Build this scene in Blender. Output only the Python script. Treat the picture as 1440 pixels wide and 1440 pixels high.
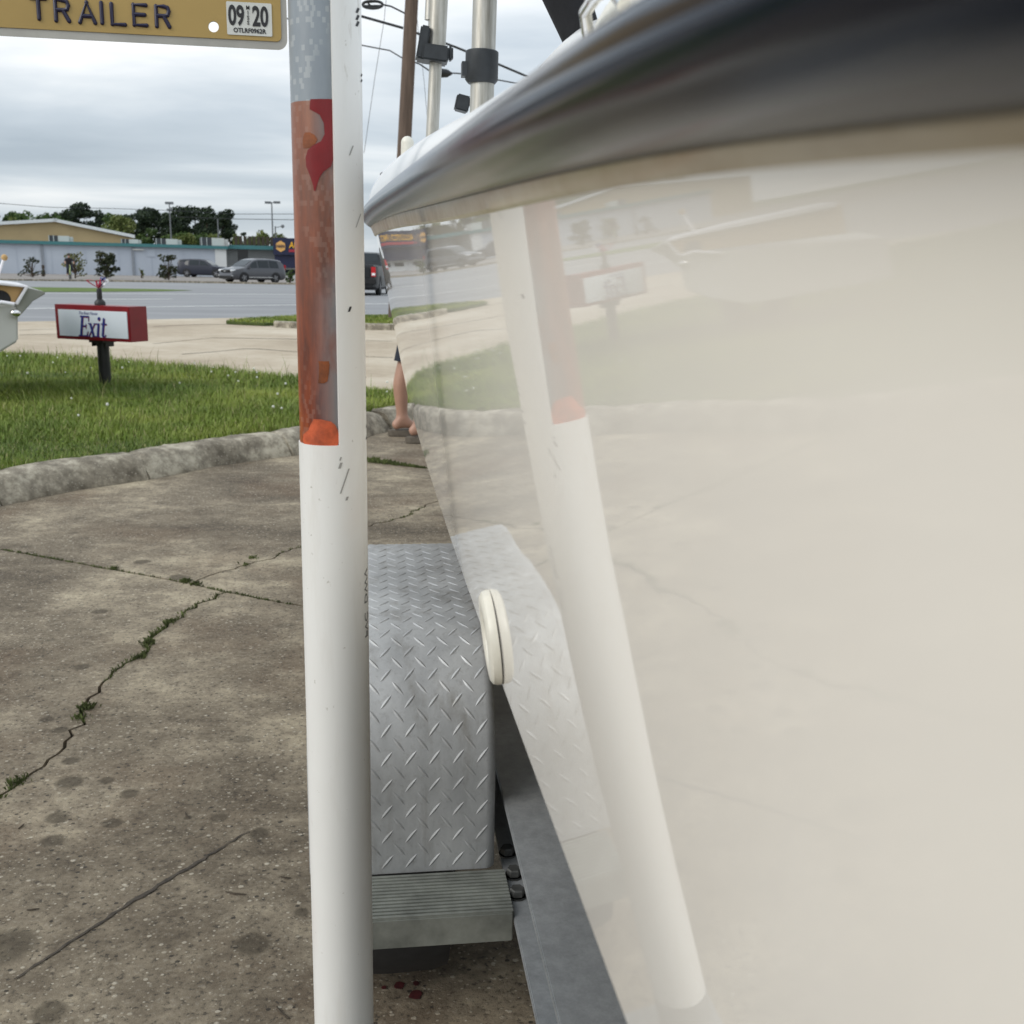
import bpy, bmesh, math, random
import numpy as np
from mathutils import Vector, Matrix, noise as mnoise
for o in list(bpy.data.objects): bpy.data.objects.remove(o)
scene = bpy.context.scene
C = scene.collection
R = math.radians
rnd = random.Random(7)
PI = math.pi

# ------------------------------------------------------------------ camera
F = 1442.0; PITCH = R(13.2); YAW = R(7.83); ROLL = R(1.2); CH = 1.1      # photo pixels, metres
def axes():
    sy, cy, sp, cp = math.sin(YAW), math.cos(YAW), math.sin(PITCH), math.cos(PITCH)
    R0 = Vector((cy, -sy, 0)); D0 = Vector((-sp*sy, -sp*cy, -cp)); Fw = Vector((cp*sy, cp*cy, -sp))
    c, s = math.cos(ROLL), math.sin(ROLL)
    return R0*c - D0*s, R0*s + D0*c, Fw
AX, AD, AF = axes()
cam_d = bpy.data.cameras.new('camera'); cam = bpy.data.objects.new('camera', cam_d); C.objects.link(cam)
m = Matrix((( AX.x, -AD.x, -AF.x, 0), (AX.y, -AD.y, -AF.y, 0), (AX.z, -AD.z, -AF.z, CH), (0, 0, 0, 1)))
cam.matrix_world = m
cam_d.sensor_fit = 'HORIZONTAL'; cam_d.sensor_width = 36; cam_d.lens = 36*F/1440
cam_d.clip_start = 0.01; cam_d.clip_end = 5000
cam_d.dof.use_dof = True; cam_d.dof.focus_distance = 1.05; cam_d.dof.aperture_fstop = 21
scene.camera = cam
# a photo pixel gives a direction; the point comes from the surface it lies on
def ray(x, y): return AX*((x-720)/F) + AD*((y-720)/F) + AF
def g(x, y, z=0.0):
    r = ray(x, y); return Vector((0, 0, CH)) + r*((z-CH)/r.z)
def atY(x, y, Y):
    r = ray(x, y); return Vector((0, 0, CH)) + r*(Y/r.y)
def far(x, y, dist):
    r = ray(x, y); return Vector((0, 0, CH)) + r*(dist/math.hypot(r.x, r.y))

# ------------------------------------------------------------------ sky and sun (overcast)
SUN_DIR = Vector((-0.74, -0.36, 0.57)).normalized()
world = bpy.data.worlds.new('World'); scene.world = world; world.use_nodes = True
nt = world.node_tree; nt.nodes.clear()
def N(t, **k):
    n = nt.nodes.new(t)
    for a, b in k.items(): setattr(n, a, b)
    return n
L = lambda a, b: nt.links.new(a, b)
out = N('ShaderNodeOutputWorld'); bg = N('ShaderNodeBackground'); bg.inputs['Strength'].default_value = 0.1
sky = N('ShaderNodeTexSky'); sky.sky_type = 'NISHITA'; sky.sun_disc = False
sky.sun_elevation = math.asin(SUN_DIR.z); sky.sun_rotation = math.atan2(SUN_DIR.x, SUN_DIR.y)
tc = N('ShaderNodeTexCoord'); sep = N('ShaderNodeSeparateXYZ'); L(tc.outputs['Generated'], sep.inputs[0])
zc = N('ShaderNodeMath', operation='MAXIMUM'); L(sep.outputs[2], zc.inputs[0]); zc.inputs[1].default_value = 0.0
za = N('ShaderNodeMath', operation='ADD'); L(zc.outputs[0], za.inputs[0]); za.inputs[1].default_value = 0.20
dx = N('ShaderNodeMath', operation='DIVIDE'); L(sep.outputs[0], dx.inputs[0]); L(za.outputs[0], dx.inputs[1])
dy = N('ShaderNodeMath', operation='DIVIDE'); L(sep.outputs[1], dy.inputs[0]); L(za.outputs[0], dy.inputs[1])
cb = N('ShaderNodeCombineXYZ'); L(dx.outputs[0], cb.inputs[0]); L(dy.outputs[0], cb.inputs[1])
mp = N('ShaderNodeMapping'); mp.inputs['Scale'].default_value = (0.62, 1.15, 1); mp.inputs['Rotation'].default_value = (0, 0, R(-10)); mp.inputs['Location'].default_value = (3.1, 1.7, 0)
L(cb.outputs[0], mp.inputs[0])
n1 = N('ShaderNodeTexNoise'); n1.inputs['Scale'].default_value = 1.0; n1.inputs['Detail'].default_value = 6; n1.inputs['Roughness'].default_value = 0.5; n1.inputs['Distortion'].default_value = 0.35
L(mp.outputs[0], n1.inputs['Vector'])
rp = N('ShaderNodeValToRGB')
e = rp.color_ramp.elements
e[0].position = 0.34; e[0].color = (4.15, 4.8, 5.45, 1)
e[1].position = 0.69; e[1].color = (9.8, 9.9, 9.9, 1)
e2 = e.new(0.48); e2.color = (5.5, 6.15, 6.75, 1)
e3 = e.new(0.57); e3.color = (7.2, 7.7, 8.1, 1)
L(n1.outputs['Fac'], rp.inputs[0])
ov = N('ShaderNodeMath', operation='MULTIPLY_ADD'); L(zc.outputs[0], ov.inputs[0]); ov.inputs[1].default_value = 0.75; ov.inputs[2].default_value = 0.90   # overcast: brighter overhead
ml = N('ShaderNodeVectorMath', operation='SCALE'); L(rp.outputs[0], ml.inputs[0]); L(ov.outputs[0], ml.inputs['Scale'])
mx = N('ShaderNodeMix'); mx.data_type = 'RGBA'; mx.inputs[0].default_value = 0.90
L(sky.outputs[0], mx.inputs[6]); L(ml.outputs[0], mx.inputs[7])
L(mx.outputs[2], bg.inputs['Color']); L(bg.outputs[0], out.inputs['Surface'])
sun_d = bpy.data.lights.new('sun', 'SUN'); sun_d.energy = 1.5; sun_d.angle = R(40); sun_d.color = (1.0, 0.96, 0.9)
sun = bpy.data.objects.new('sun', sun_d); C.objects.link(sun); sun.location = (-5, -4, 12)
sun.rotation_euler = SUN_DIR.to_track_quat('Z', 'Y').to_euler()
scene.view_settings.view_transform = 'Standard'; scene.view_settings.look = 'None'
scene.view_settings.exposure = 0.22; scene.view_settings.gamma = 1.0; scene.view_settings.use_curve_mapping = False
scene.render.engine = 'CYCLES'
scene.cycles.max_bounces = 8

# ------------------------------------------------------------------ materials
MATS = {}
class NB:
    def __init__(s, name):
        s.m = bpy.data.materials.new(name); s.m.use_nodes = True; s.t = s.m.node_tree
        s.b = s.t.nodes['Principled BSDF']; s.tc = s.t.nodes.new('ShaderNodeTexCoord'); MATS[name] = s.m
    def n(s, t, **k):
        n = s.t.nodes.new(t)
        for a, b in k.items(): setattr(n, a, b)
        return n
    def l(s, a, b): s.t.links.new(a, b)
    def set(s, k, v):
        if hasattr(v, 'is_linked'): s.l(v, s.b.inputs[k])
        else: s.b.inputs[k].default_value = v
    def mapping(s, scale=(1, 1, 1), rot=(0, 0, 0), src='Object', loc=(0, 0, 0)):
        mm = s.n('ShaderNodeMapping'); mm.inputs['Scale'].default_value = scale; mm.inputs['Rotation'].default_value = rot; mm.inputs['Location'].default_value = loc
        s.l(s.tc.outputs[src], mm.inputs[0]); return mm.outputs[0]
    def noise(s, vec=None, scale=5, detail=4, rough=.5, dist=0):
        n = s.n('ShaderNodeTexNoise'); n.inputs['Scale'].default_value = scale; n.inputs['Detail'].default_value = detail
        n.inputs['Roughness'].default_value = rough; n.inputs['Distortion'].default_value = dist
        s.l(vec if vec is not None else s.tc.outputs['Object'], n.inputs['Vector']); return n.outputs['Fac']
    def voro(s, vec=None, scale=5, feature='F1', rand=1):
        n = s.n('ShaderNodeTexVoronoi'); n.feature = feature; n.inputs['Scale'].default_value = scale; n.inputs['Randomness'].default_value = rand
        s.l(vec if vec is not None else s.tc.outputs['Object'], n.inputs['Vector']); return n
    def ramp(s, fac, stops, interp='LINEAR'):
        r = s.n('ShaderNodeValToRGB'); r.color_ramp.interpolation = interp; el = r.color_ramp.elements
        while len(el) < len(stops): el.new(.5)
        for i, (p, c) in enumerate(stops):
            el[i].position = p; c = (c, c, c) if isinstance(c, (int, float)) else c; el[i].color = (*c, 1)
        s.l(fac, r.inputs[0]); return r.outputs[0]
    def math(s, op, a, b=0.0, c=None):
        n = s.n('ShaderNodeMath', operation=op)
        for i, v in enumerate((a, b) if c is None else (a, b, c)):
            if hasattr(v, 'is_linked'): s.l(v, n.inputs[i])
            else: n.inputs[i].default_value = v
        return n.outputs[0]
    def mix(s, fac, a, b, blend='MIX'):
        n = s.n('ShaderNodeMix'); n.data_type = 'RGBA'; n.blend_type = blend
        for i, v in ((0, fac), (6, a), (7, b)):
            if hasattr(v, 'is_linked'): s.l(v, n.inputs[i])
            elif i == 0: n.inputs[0].default_value = v
            else: n.inputs[i].default_value = (*v, 1)
        return n.outputs[2]
    def bump(s, h, strength=.3, dist=.01):
        b = s.n('ShaderNodeBump'); b.inputs['Strength'].default_value = strength; b.inputs['Distance'].default_value = dist
        s.l(h, b.inputs['Height']); s.l(b.outputs[0], s.b.inputs['Normal']); return b
def M(name, c, rough=.6, metal=0.0, var=.15, scale=6, bump=0.0, bscale=60, bdist=.002, coat=0, spec=.5, stretch=(1, 1, 1)):
    if name in MATS: return MATS[name]
    b = NB(name); v = b.mapping(stretch)
    f = b.noise(v, scale, 5, .6)
    lo = tuple(x*(1-var) for x in c); hi = tuple(min(1, x*(1+var)) for x in c)
    b.set('Base Color', b.ramp(f, [(.3, lo), (.7, hi)])); b.set('Roughness', rough); b.set('Metallic', metal)
    b.set('Specular IOR Level', spec)
    if coat: b.set('Coat Weight', coat); b.set('Coat Roughness', .04)
    if bump: b.bump(b.noise(v, bscale, 4, .6), bump, bdist)
    return b.m

# concrete of the lot
b = NB('lot_concrete')
big = b.noise(None, .55, 5, .6, .6); mid = b.noise(b.mapping((1, 1.5, 1), (0, 0, .5)), 3.2, 8, .72); fine = b.noise(None, 85, 6, .75); grit = b.noise(None, 24, 7, .75)
lum = b.ramp(b.math('ADD', b.math('ADD', b.math('MULTIPLY', big, .46), b.math('MULTIPLY', mid, .34)), b.math('MULTIPLY', grit, .20)), [(.385, (.066, .051, .035)), (.455, (.135, .107, .074)), (.515, (.232, .190, .134)), (.59, (.45, .38, .268))])
rust = b.ramp(b.noise(None, 1.3, 5, .65), [(.50, 0.), (.68, .55)])
col = b.mix(rust, lum, (.135, .085, .05))
col = b.mix(b.ramp(fine, [(.36, .85), (.47, 0.), (1, 0.)]), col, (.035, .030, .025))
col = b.mix(b.ramp(fine, [(0, 0.), (.55, 0.), (.66, .55)]), col, (.33, .295, .235))
dens_ = b.math('MULTIPLY_ADD', b.noise(None, .8, 4), 1.6, -.15)
def pebbles(col, scale, thr, lim, loc):
    vo = b.voro(b.mapping((1, 1.25, 1), (0, 0, .4), loc=loc), scale); rr = b.n('ShaderNodeSeparateColor'); b.l(vo.outputs['Color'], rr.inputs[0])
    d_ = b.math('ADD', vo.outputs['Distance'], b.math('MULTIPLY', b.noise(None, scale*3, 2), .18))
    p_ = b.math('MULTIPLY', b.ramp(d_, [(thr-.05, 1.), (thr+.02, 0.)]), b.math('GREATER_THAN', rr.outputs[0], lim)); p_ = b.math('MULTIPLY', p_, b.math('MINIMUM', b.math('MAXIMUM', dens_, .25), 1.0))
    return b.mix(p_, col, b.mix(rr.outputs[1], (.30, .25, .18), (.62, .56, .45))), p_, vo, rr
col, p1, vo, rr = pebbles(col, 58, .34, .74, (0, 0, 0)); col, p2, vo2, rr2 = pebbles(col, 120, .36, .70, (3, 1, 0)); col, p3, vo3, rr3 = pebbles(col, 34, .27, .80, (7, 2, 0))
pit = b.math('MULTIPLY', b.math('LESS_THAN', vo.outputs['Distance'], .24), b.math('LESS_THAN', rr.outputs[0], .14))
col = b.mix(b.math('MULTIPLY', pit, .8), col, (.03, .026, .022))
st = b.voro(b.mapping((1.0, 1.5, 1), (0, 0, -.5), loc=(.35, .62, 0)), 4.6); sr = b.n('ShaderNodeSeparateColor'); b.l(st.outputs['Color'], sr.inputs[0])
sd = b.math('ADD', st.outputs['Distance'], b.math('MULTIPLY', b.noise(None, 18, 3), .12))
spot = b.math('MULTIPLY', b.ramp(sd, [(.17, 1.), (.22, 0.)]), b.math('GREATER_THAN', sr.outputs[0], .66))
col = b.mix(b.math('MULTIPLY', spot, .35), col, (.04, .032, .022))
wob_ = b.math('MULTIPLY', b.noise(None, 22, 4), .016); oil = None
for x_, y_, r_ in ((80, 1150, .026), (75, 1182, .027), (98, 1100, .034), (150, 1098, .019), (182, 1116, .024), (158, 1158, .022), (8, 1332, .055), (366, 1172, .024), (310, 1150, .022), (355, 1328, .034), (65, 1012, .02), (85, 1026, .022), (115, 938, .026), (98, 1070, .024), (70, 1425, .03), (264, 1150, .012), (250, 812, .04), (140, 860, .03), (200, 790, .035), (425, 1283, .016)):
    p_ = g(x_, y_); dn = b.n('ShaderNodeVectorMath', operation='DISTANCE'); b.l(b.mapping((1, 1, 0)), dn.inputs[0]); dn.inputs[1].default_value = (p_.x, p_.y, 0)
    v_ = b.math('MULTIPLY_ADD', b.math('ADD', dn.outputs['Value'], wob_), -1/(r_*.35), (r_+.008)/(r_*.35)); v_ = b.math('MINIMUM', b.math('MAXIMUM', v_, 0.), 1.); oil = v_ if oil is None else b.math('MAXIMUM', oil, v_)
col = b.mix(b.math('MULTIPLY', oil, .62), col, (.042, .032, .020))
b.set('Base Color', col); b.set('Roughness', .85); b.set('Specular IOR Level', .3)
h = b.math('ADD', b.math('MULTIPLY', fine, .7), b.math('ADD', b.math('MULTIPLY', b.math('ADD', p3, b.math('ADD', p1, p2)), .4), b.math('MULTIPLY', pit, -.8)))
b.bump(h, .7, .005)

b = NB('kerb_concrete')
f = b.noise(None, 7, 9, .75); vo = b.voro(None, 75); rr = b.n('ShaderNodeSeparateColor'); b.l(vo.outputs['Color'], rr.inputs[0])
col = b.ramp(f, [(.36, (.11, .092, .066)), (.5, (.255, .222, .168)), (.62, (.48, .43, .335))])
peb = b.math('MULTIPLY', b.math('LESS_THAN', vo.outputs['Distance'], .3), b.math('GREATER_THAN', rr.outputs[0], .8))
col = b.mix(b.math('MULTIPLY', peb, .55), col, (.46, .42, .34)); b.set('Base Color', col); b.set('Roughness', .9)
b.bump(b.math('ADD', b.noise(None, 40, 6, .7), b.math('MULTIPLY', peb, .4)), .7, .008)

b = NB('sand_concrete')
f = b.noise(None, .35, 6, .65); f2 = b.noise(None, 6, 6, .7)
col = b.ramp(b.math('ADD', b.math('MULTIPLY', f, .75), b.math('MULTIPLY', f2, .25)), [(.32, (.30, .235, .165)), (.48, (.43, .355, .26)), (.65, (.56, .49, .385))])
b.set('Base Color', col); b.set('Roughness', .9); b.bump(b.noise(None, 30, 5, .7), .3, .004)
b = NB('asphalt')
f = b.noise(b.mapping((.25, 1, 1), (0, 0, R(-45))), .6, 6, .6)
b.set('Base Color', b.ramp(f, [(.3, (.205, .207, .213)), (.7, (.285, .287, .292))])); b.set('Roughness', .85); b.bump(b.noise(None, 90, 3), .3, .004)
b = NB('old_asphalt'); f = b.noise(None, .3, 6, .7); b.set('Base Color', b.ramp(f, [(.3, (.19, .17, .155)), (.7, (.28, .255, .23))])); b.set('Roughness', .95)
b = NB('soil'); f = b.noise(None, 9, 6, .7); b.set('Base Color', b.ramp(f, [(.3, (.03, .025, .018)), (.7, (.075, .065, .045))])); b.set('Roughness', 1)
b = NB('far_ground'); f = b.noise(None, .05, 6, .6); b.set('Base Color', b.ramp(f, [(.35, (.10, .13, .05)), (.65, (.2, .19, .13))])); b.set('Roughness', 1)
b = NB('grass_blades')
at = b.n('ShaderNodeAttribute'); at.attribute_name = 'tint'
f = b.noise(None, .8, 5, .6); sp = b.n('ShaderNodeSeparateColor'); b.l(at.outputs['Color'], sp.inputs[0])
c1 = b.ramp(f, [(.36, (.070, .135, .012)), (.5, (.155, .225, .022)), (.64, (.28, .325, .05))])
c2 = b.mix(b.math('MULTIPLY', sp.outputs[0], .6), c1, (.23, .275, .065))
c3 = b.mix(b.ramp(sp.outputs[1], [(.85, 0.), (.93, .8)]), c2, (.32, .28, .13))
b.set('Base Color', c3); b.set('Roughness', .55); b.set('Specular IOR Level', .3)
b.set('Subsurface Weight', 0.0)
b = NB('turf'); f = b.noise(None, 3, 6, .7); b.set('Base Color', b.ramp(f, [(.3, (.035, .06, .012)), (.7, (.09, .115, .03))])); b.set('Roughness', 1); b.bump(b.noise(None, 60, 3), .8, .02)
b = NB('median_grass'); f = b.noise(None, 2.5, 6, .7); b.set('Base Color', b.ramp(f, [(.3, (.075, .125, .02)), (.7, (.135, .19, .04))])); b.set('Roughness', 1); b.bump(b.noise(None, 25, 3), .8, .05)

# gelcoat hull
b = NB('gelcoat')
f = b.noise(b.mapping((1, 1, 2)), 2.2, 4, .6)
yl = b.ramp(b.noise(b.mapping((3, 1, 1)), 3, 5, .6), [(.5, 0.), (.8, .25)])
col = b.mix(yl, b.ramp(f, [(.3, (.815, .77, .705)), (.7, (.85, .81, .745))]), (.72, .64, .53))
b.set('Base Color', col); b.set('Roughness', .025); b.set('IOR', 1.5)
wob = b.math('ADD', b.math('MULTIPLY', b.noise(b.mapping((1, 1.0, .35)), 6, 2), .8), b.math('MULTIPLY', b.noise(b.mapping((6, 60, 3)), 2.5, 2), .008))
b.bump(wob, .085, .004)
b = NB('gelcoat_deck')
b.set('Base Color', b.ramp(b.noise(None, 3, 5), [(.3, (.70, .70, .70)), (.7, (.76, .76, .755))])); b.set('Roughness', .22)
b = NB('cove_reflected_tan')
col = b.ramp(b.noise(b.mapping((1, .6, 1)), 14, 6, .7), [(.35, (.46, .37, .25)), (.55, (.58, .50, .37)), (.75, (.63, .56, .44))])  # tan reflection of the ground below, put into the lip's base colour
b.set('Base Color', col); b.set('Roughness', .2)
b = NB('navy_rail')
f = b.noise(b.mapping((2, .7, 2)), 6, 5, .65)
b.set('Base Color', b.ramp(f, [(.35, (.003, .007, .020)), (.7, (.006, .012, .030))])); b.set('Roughness', .16); b.set('IOR', 1.25)
b.bump(b.noise(b.mapping((1, .5, 1)), 16, 3), .12, .003)

b = NB('diamond_plate')
f = b.noise(b.mapping((1, 1, .45)), 9, 7, .7); f2 = b.noise(None, 120, 4, .7)
col = b.ramp(f, [(.32, (.34, .345, .345)), (.5, (.45, .455, .455)), (.68, (.56, .565, .56))])
col = b.mix(b.ramp(f2, [(.55, 0.), (.75, .4)]), col, (.17, .16, .14))
col = b.mix(b.ramp(b.noise(b.mapping((1.4, 1, .25), loc=(2, 0, 3)), 22, 6, .7), [(.52, 0.), (.72, .5)]), col, (.17, .15, .12))
b.set('Base Color', col); b.set('Metallic', .38); b.set('Roughness', b.ramp(f, [(.3, .66), (.7, .52)])); b.bump(f2, .12, .001)
b = NB('galvanised')
vo = b.voro(None, 60); f = b.noise(None, 38, 8, .8)
sc = b.n('ShaderNodeSeparateColor'); b.l(vo.outputs['Color'], sc.inputs[0])
col = b.mix(.07, b.ramp(f, [(.36, (.235, .245, .25)), (.64, (.34, .35, .355))]), b.ramp(sc.outputs[0], [(0, .15), (1, .35)]))
b.set('Base Color', col); b.set('Metallic', .35); b.set('Roughness', .55); b.bump(b.noise(None, 150, 3), .2, .001)
M('aluminium_dull', (.40, .40, .385), .5, .5, .2, 20, .2, 120, .001)
M('step_aluminium', (.24, .25, .225), .6, .4, .3, 25, .2, 140, .001)
M('bolt_steel', (.10, .10, .095), .6, .6, .3, 60)
# pvc with scuffs
b = NB('pvc')
f = b.noise(b.mapping((1, 1, .35)), 9, 5, .6)
col = b.ramp(f, [(.3, (.74, .73, .70)), (.7, (.82, .815, .79))])
sc_ = b.ramp(b.noise(b.mapping((1, 1, .3)), 55, 6, .7, .4), [(.66, 0.), (.72, .45)])
col = b.mix(sc_, col, (.40, .36, .30)); 
pk = b.ramp(b.noise(b.mapping((1, 1, .4)), 11, 3), [(.60, 0.), (.72, .35)])
col = b.mix(pk, col, (.72, .60, .54))
col = b.mix(b.ramp(b.noise(b.mapping((1, 1, .12), loc=(5, 1, 2)), 34, 6, .7), [(.52, 0.), (.75, .30)]), col, (.50, .46, .38))
col = b.mix(b.ramp(b.noise(b.mapping((1, 1, 1), loc=(1, 7, 2)), 170, 3, .6), [(.70, 0.), (.76, .6)]), col, (.30, .26, .2))
b.set('Base Color', col); b.set('Roughness', .42); b.bump(b.noise(b.mapping((1, 1, .3)), 70, 4), .10, .001)
M('pvc_cut', (.62, .56, .42), .7)
# steel tube: silver film above, faded red film below, orange paint at its foot
b = NB('tape_tube')
sx = b.n('ShaderNodeSeparateXYZ'); b.l(b.tc.outputs['Object'], sx.inputs[0]); Z = sx.outputs[2]; X = sx.outputs[0]
f = b.noise(b.mapping((1, 1, .35)), 26, 6, .65); f2 = b.noise(b.mapping((1, 1, .15)), 60, 5, .7); f3 = b.noise(b.mapping((1, 1, .5), loc=(4, 2, 1)), 13, 5, .6, .3)
silver = b.ramp(f, [(.3, (.21, .24, .27)), (.7, (.31, .345, .375))])
br = b.n('ShaderNodeTexBrick'); br.inputs['Scale'].default_value = 1; br.offset = .5
bv = b.n('ShaderNodeCombineXYZ'); b.l(b.math('MULTIPLY', X, 330.), bv.inputs[0]); b.l(b.math('MULTIPLY', Z, 240.), bv.inputs[1])
b.l(bv.outputs[0], br.inputs['Vector']); br.inputs['Mortar Size'].default_value = 0; br.inputs['Brick Width'].default_value = .7; br.inputs['Row Height'].default_value = .8
br.inputs['Color1'].default_value = (0, 0, 0, 1); br.inputs['Color2'].default_value = (1, 1, 1, 1)
hx = b.math('MULTIPLY', b.ramp(br.outputs['Color'], [(.72, 0.), (.76, 1.)], 'CONSTANT'), b.ramp(b.noise(b.mapping((1, 1, .3), loc=(1, 0, 0)), 30, 2), [(.45, 0.), (.56, 1.)]))
silver = b.mix(b.math('MULTIPLY', hx, .38), silver, (.50, .52, .52))
red = b.ramp(f2, [(.34, (.065, .008, .003)), (.5, (.19, .031, .006)), (.66, (.33, .078, .018))])
zt = b.n('ShaderNodeMapRange'); b.l(Z, zt.inputs['Value']); zt.inputs['From Min'].default_value = .985; zt.inputs['From Max'].default_value = 1.20
pale = b.mix(b.math('MULTIPLY', zt.outputs[0], .5), red, (.29, .165, .115))
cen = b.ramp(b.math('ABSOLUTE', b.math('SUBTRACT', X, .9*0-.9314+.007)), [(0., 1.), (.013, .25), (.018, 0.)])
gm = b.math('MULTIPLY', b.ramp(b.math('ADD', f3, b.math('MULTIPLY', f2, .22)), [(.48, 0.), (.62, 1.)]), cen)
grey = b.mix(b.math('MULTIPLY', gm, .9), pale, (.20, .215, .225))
grey = b.mix(b.math('MULTIPLY', hx, .14), grey, (.42, .30, .25))
edge = b.math('ADD', Z, b.math('MULTIPLY', f2, .0))
film = b.mix(b.math('GREATER_THAN', edge, 1.206), grey, silver)
b.set('Base Color', film); b.set('Roughness', .38); b.bump(f2, .15, .001)
M('red_film', (.19, .004, .006), .3, 0, .15, 40)
M('orange_paint', (.46, .085, .028), .5, 0, .45, 90, .5, 120, .001)
M('rust_brown', (.21, .055, .012), .6, 0, .5, 90, .4, 120, .001)
M('grey_scrape', (.24, .255, .265), .5, .2, .3, 70, .2, 100)
M('black_ink', (.02, .02, .022), .6)
# plate
M('plate_gold', (.40, .27, .085), .35, .1, .10, 6)
M('plate_metal', (.42, .40, .36), .4, .6, .15, 20)
M('plate_ink', (.012, .010, .04), .4)
M('sticker_silver', (.62, .62, .58), .35, .1, .08, 30)
M('white_plastic', (.74, .71, .62), .35, 0, .12, 40)
M('chrome', (.75, .74, .72), .1, 1.0, .05)
M('black_canvas', (.008, .008, .01), .85, 0, .3, 60, .3, 300)
M('black_plastic', (.03, .034, .038), .5, 0, .3, 40)
M('rubber', (.02, .02, .021), .85, 0, .3, 30)
b = NB('anodised_tube'); f = b.noise(b.mapping((8, 8, .6)), 20, 6, .7)
b.set('Base Color', b.ramp(f, [(.3, (.34, .32, .27)), (.7, (.62, .60, .55))])); b.set('Metallic', .6); b.set('Roughness', .42)

# ------------------------------------------------------------------ mesh helpers
def pch(xs, ys):
    """natural cubic spline: continuous curvature, so reflections stay unbroken"""
    xs = np.array(xs, float); ys = np.array(ys, float); n = len(xs); h_ = np.diff(xs); A = np.eye(n); rhs = np.zeros(n)
    for i in range(1, n-1):
        A[i, i-1] = h_[i-1]; A[i, i] = 2*(h_[i-1]+h_[i]); A[i, i+1] = h_[i]; rhs[i] = 6*((ys[i+1]-ys[i])/h_[i]-(ys[i]-ys[i-1])/h_[i-1])
    M2 = np.linalg.solve(A, rhs)
    def f(x):
        x = min(max(x, xs[0]), xs[-1]); i = max(0, min(int(np.searchsorted(xs, x, 'right'))-1, n-2)); hh = h_[i]; a = (xs[i+1]-x)/hh; b_ = (x-xs[i])/hh
        return float(a*ys[i]+b_*ys[i+1]+((a**3-a)*M2[i]+(b_**3-b_)*M2[i+1])*hh*hh/6)
    return f
def pcl(xs, ys):
    return lambda x: float(np.interp(x, xs, ys))
class MB:
    def __init__(s): s.v = []; s.f = []
    def add(s, vs, fs):
        o = len(s.v); s.v += [tuple(v) for v in vs]; s.f += [tuple(i+o for i in f) for f in fs]; return s
    def box(s, c, d, rz=0, rx=0, ry=0, taper=1.0):
        rot = Matrix.Rotation(rz, 3, 'Z') @ Matrix.Rotation(ry, 3, 'Y') @ Matrix.Rotation(rx, 3, 'X'); c = Vector(c); vs = []
        for z in (-1, 1):
            k = taper if z > 0 else 1
            for (x, y) in ((-1, -1), (1, -1), (1, 1), (-1, 1)): vs.append(c + rot @ Vector((x*d[0]/2*k, y*d[1]/2*k, z*d[2]/2)))
        return s.add(vs, [(3, 2, 1, 0), (4, 5, 6, 7), (0, 1, 5, 4), (1, 2, 6, 5), (2, 3, 7, 6), (3, 0, 4, 7)])
    def b2(s, lo, hi): return s.box([(a+b_)/2 for a, b_ in zip(lo, hi)], [b_-a for a, b_ in zip(lo, hi)])
    def tube(s, pts, rad, n=10, cap=True, closed=False):
        pts = [Vector(p) for p in pts]; rad = rad if isinstance(rad, (list, tuple)) else [rad]*len(pts); rings = []
        up = None
        for i, p in enumerate(pts):
            if closed: t = (pts[(i+1) % len(pts)]-pts[i-1]).normalized()
            else: t = (pts[min(i+1, len(pts)-1)]-pts[max(i-1, 0)]).normalized()
            if up is None: up = Vector((0, 0, 1)) if abs(t.z) < .9 else Vector((1, 0, 0))
            a = t.cross(up).normalized(); bb = a.cross(t).normalized(); up = bb
            rings.append([p + (a*math.cos(2*PI*k/n)+bb*math.sin(2*PI*k/n))*rad[i] for k in range(n)])
        vs = [v for r in rings for v in r]; fs = []; q = len(rings)
        for i in range(q if closed else q-1):
            j = (i+1) % q
            for k in range(n): fs.append((i*n+k, i*n+(k+1) % n, j*n+(k+1) % n, j*n+k))
        if cap and not closed: fs += [tuple(range(n))[::-1], tuple((q-1)*n+k for k in range(n))]
        return s.add(vs, fs)
    def grid(s, rows, closed=False, flip=False):
        n = len(rows[0]); vs = [v for r in rows for v in r]; fs = []
        for i in range(len(rows)-1):
            for k in range(n if closed else n-1):
                q = (i*n+k, i*n+(k+1) % n, (i+1)*n+(k+1) % n, (i+1)*n+k); fs.append(q[::-1] if flip else q)
        return s.add(vs, fs)
    def lathe(s, prof, c=(0, 0, 0), n=24, axis='Z'):
        rows = []
        for (r, h_) in prof:
            row = []
            for k in range(n):
                a = 2*PI*k/n; x, y = r*math.cos(a), r*math.sin(a)
                row.append({'Z': (c[0]+x, c[1]+y, c[2]+h_), 'X': (c[0]+h_, c[1]+x, c[2]+y), 'Y': (c[0]+y, c[1]+h_, c[2]+x)}[axis])
            rows.append(row)
        s.grid(rows, True); return s
    def prism(s, poly, z0, z1):
        n = len(poly); return s.add([(p[0], p[1], z0) for p in poly]+[(p[0], p[1], z1) for p in poly], [tuple(range(n))[::-1], tuple(range(n, 2*n))]+[(i, (i+1) % n, n+(i+1) % n, n+i) for i in range(n)])
    def ball(s, c, r, n=8, mrow=6, sc=(1, 1, 1)):
        rows = []
        for i in range(mrow+1):
            t = PI*i/mrow; rows.append([(c[0]+r*sc[0]*math.sin(t)*math.cos(2*PI*k/n), c[1]+r*sc[1]*math.sin(t)*math.sin(2*PI*k/n), c[2]-r*sc[2]*math.cos(t)) for k in range(n)])
        return s.grid(rows, True)
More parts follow.
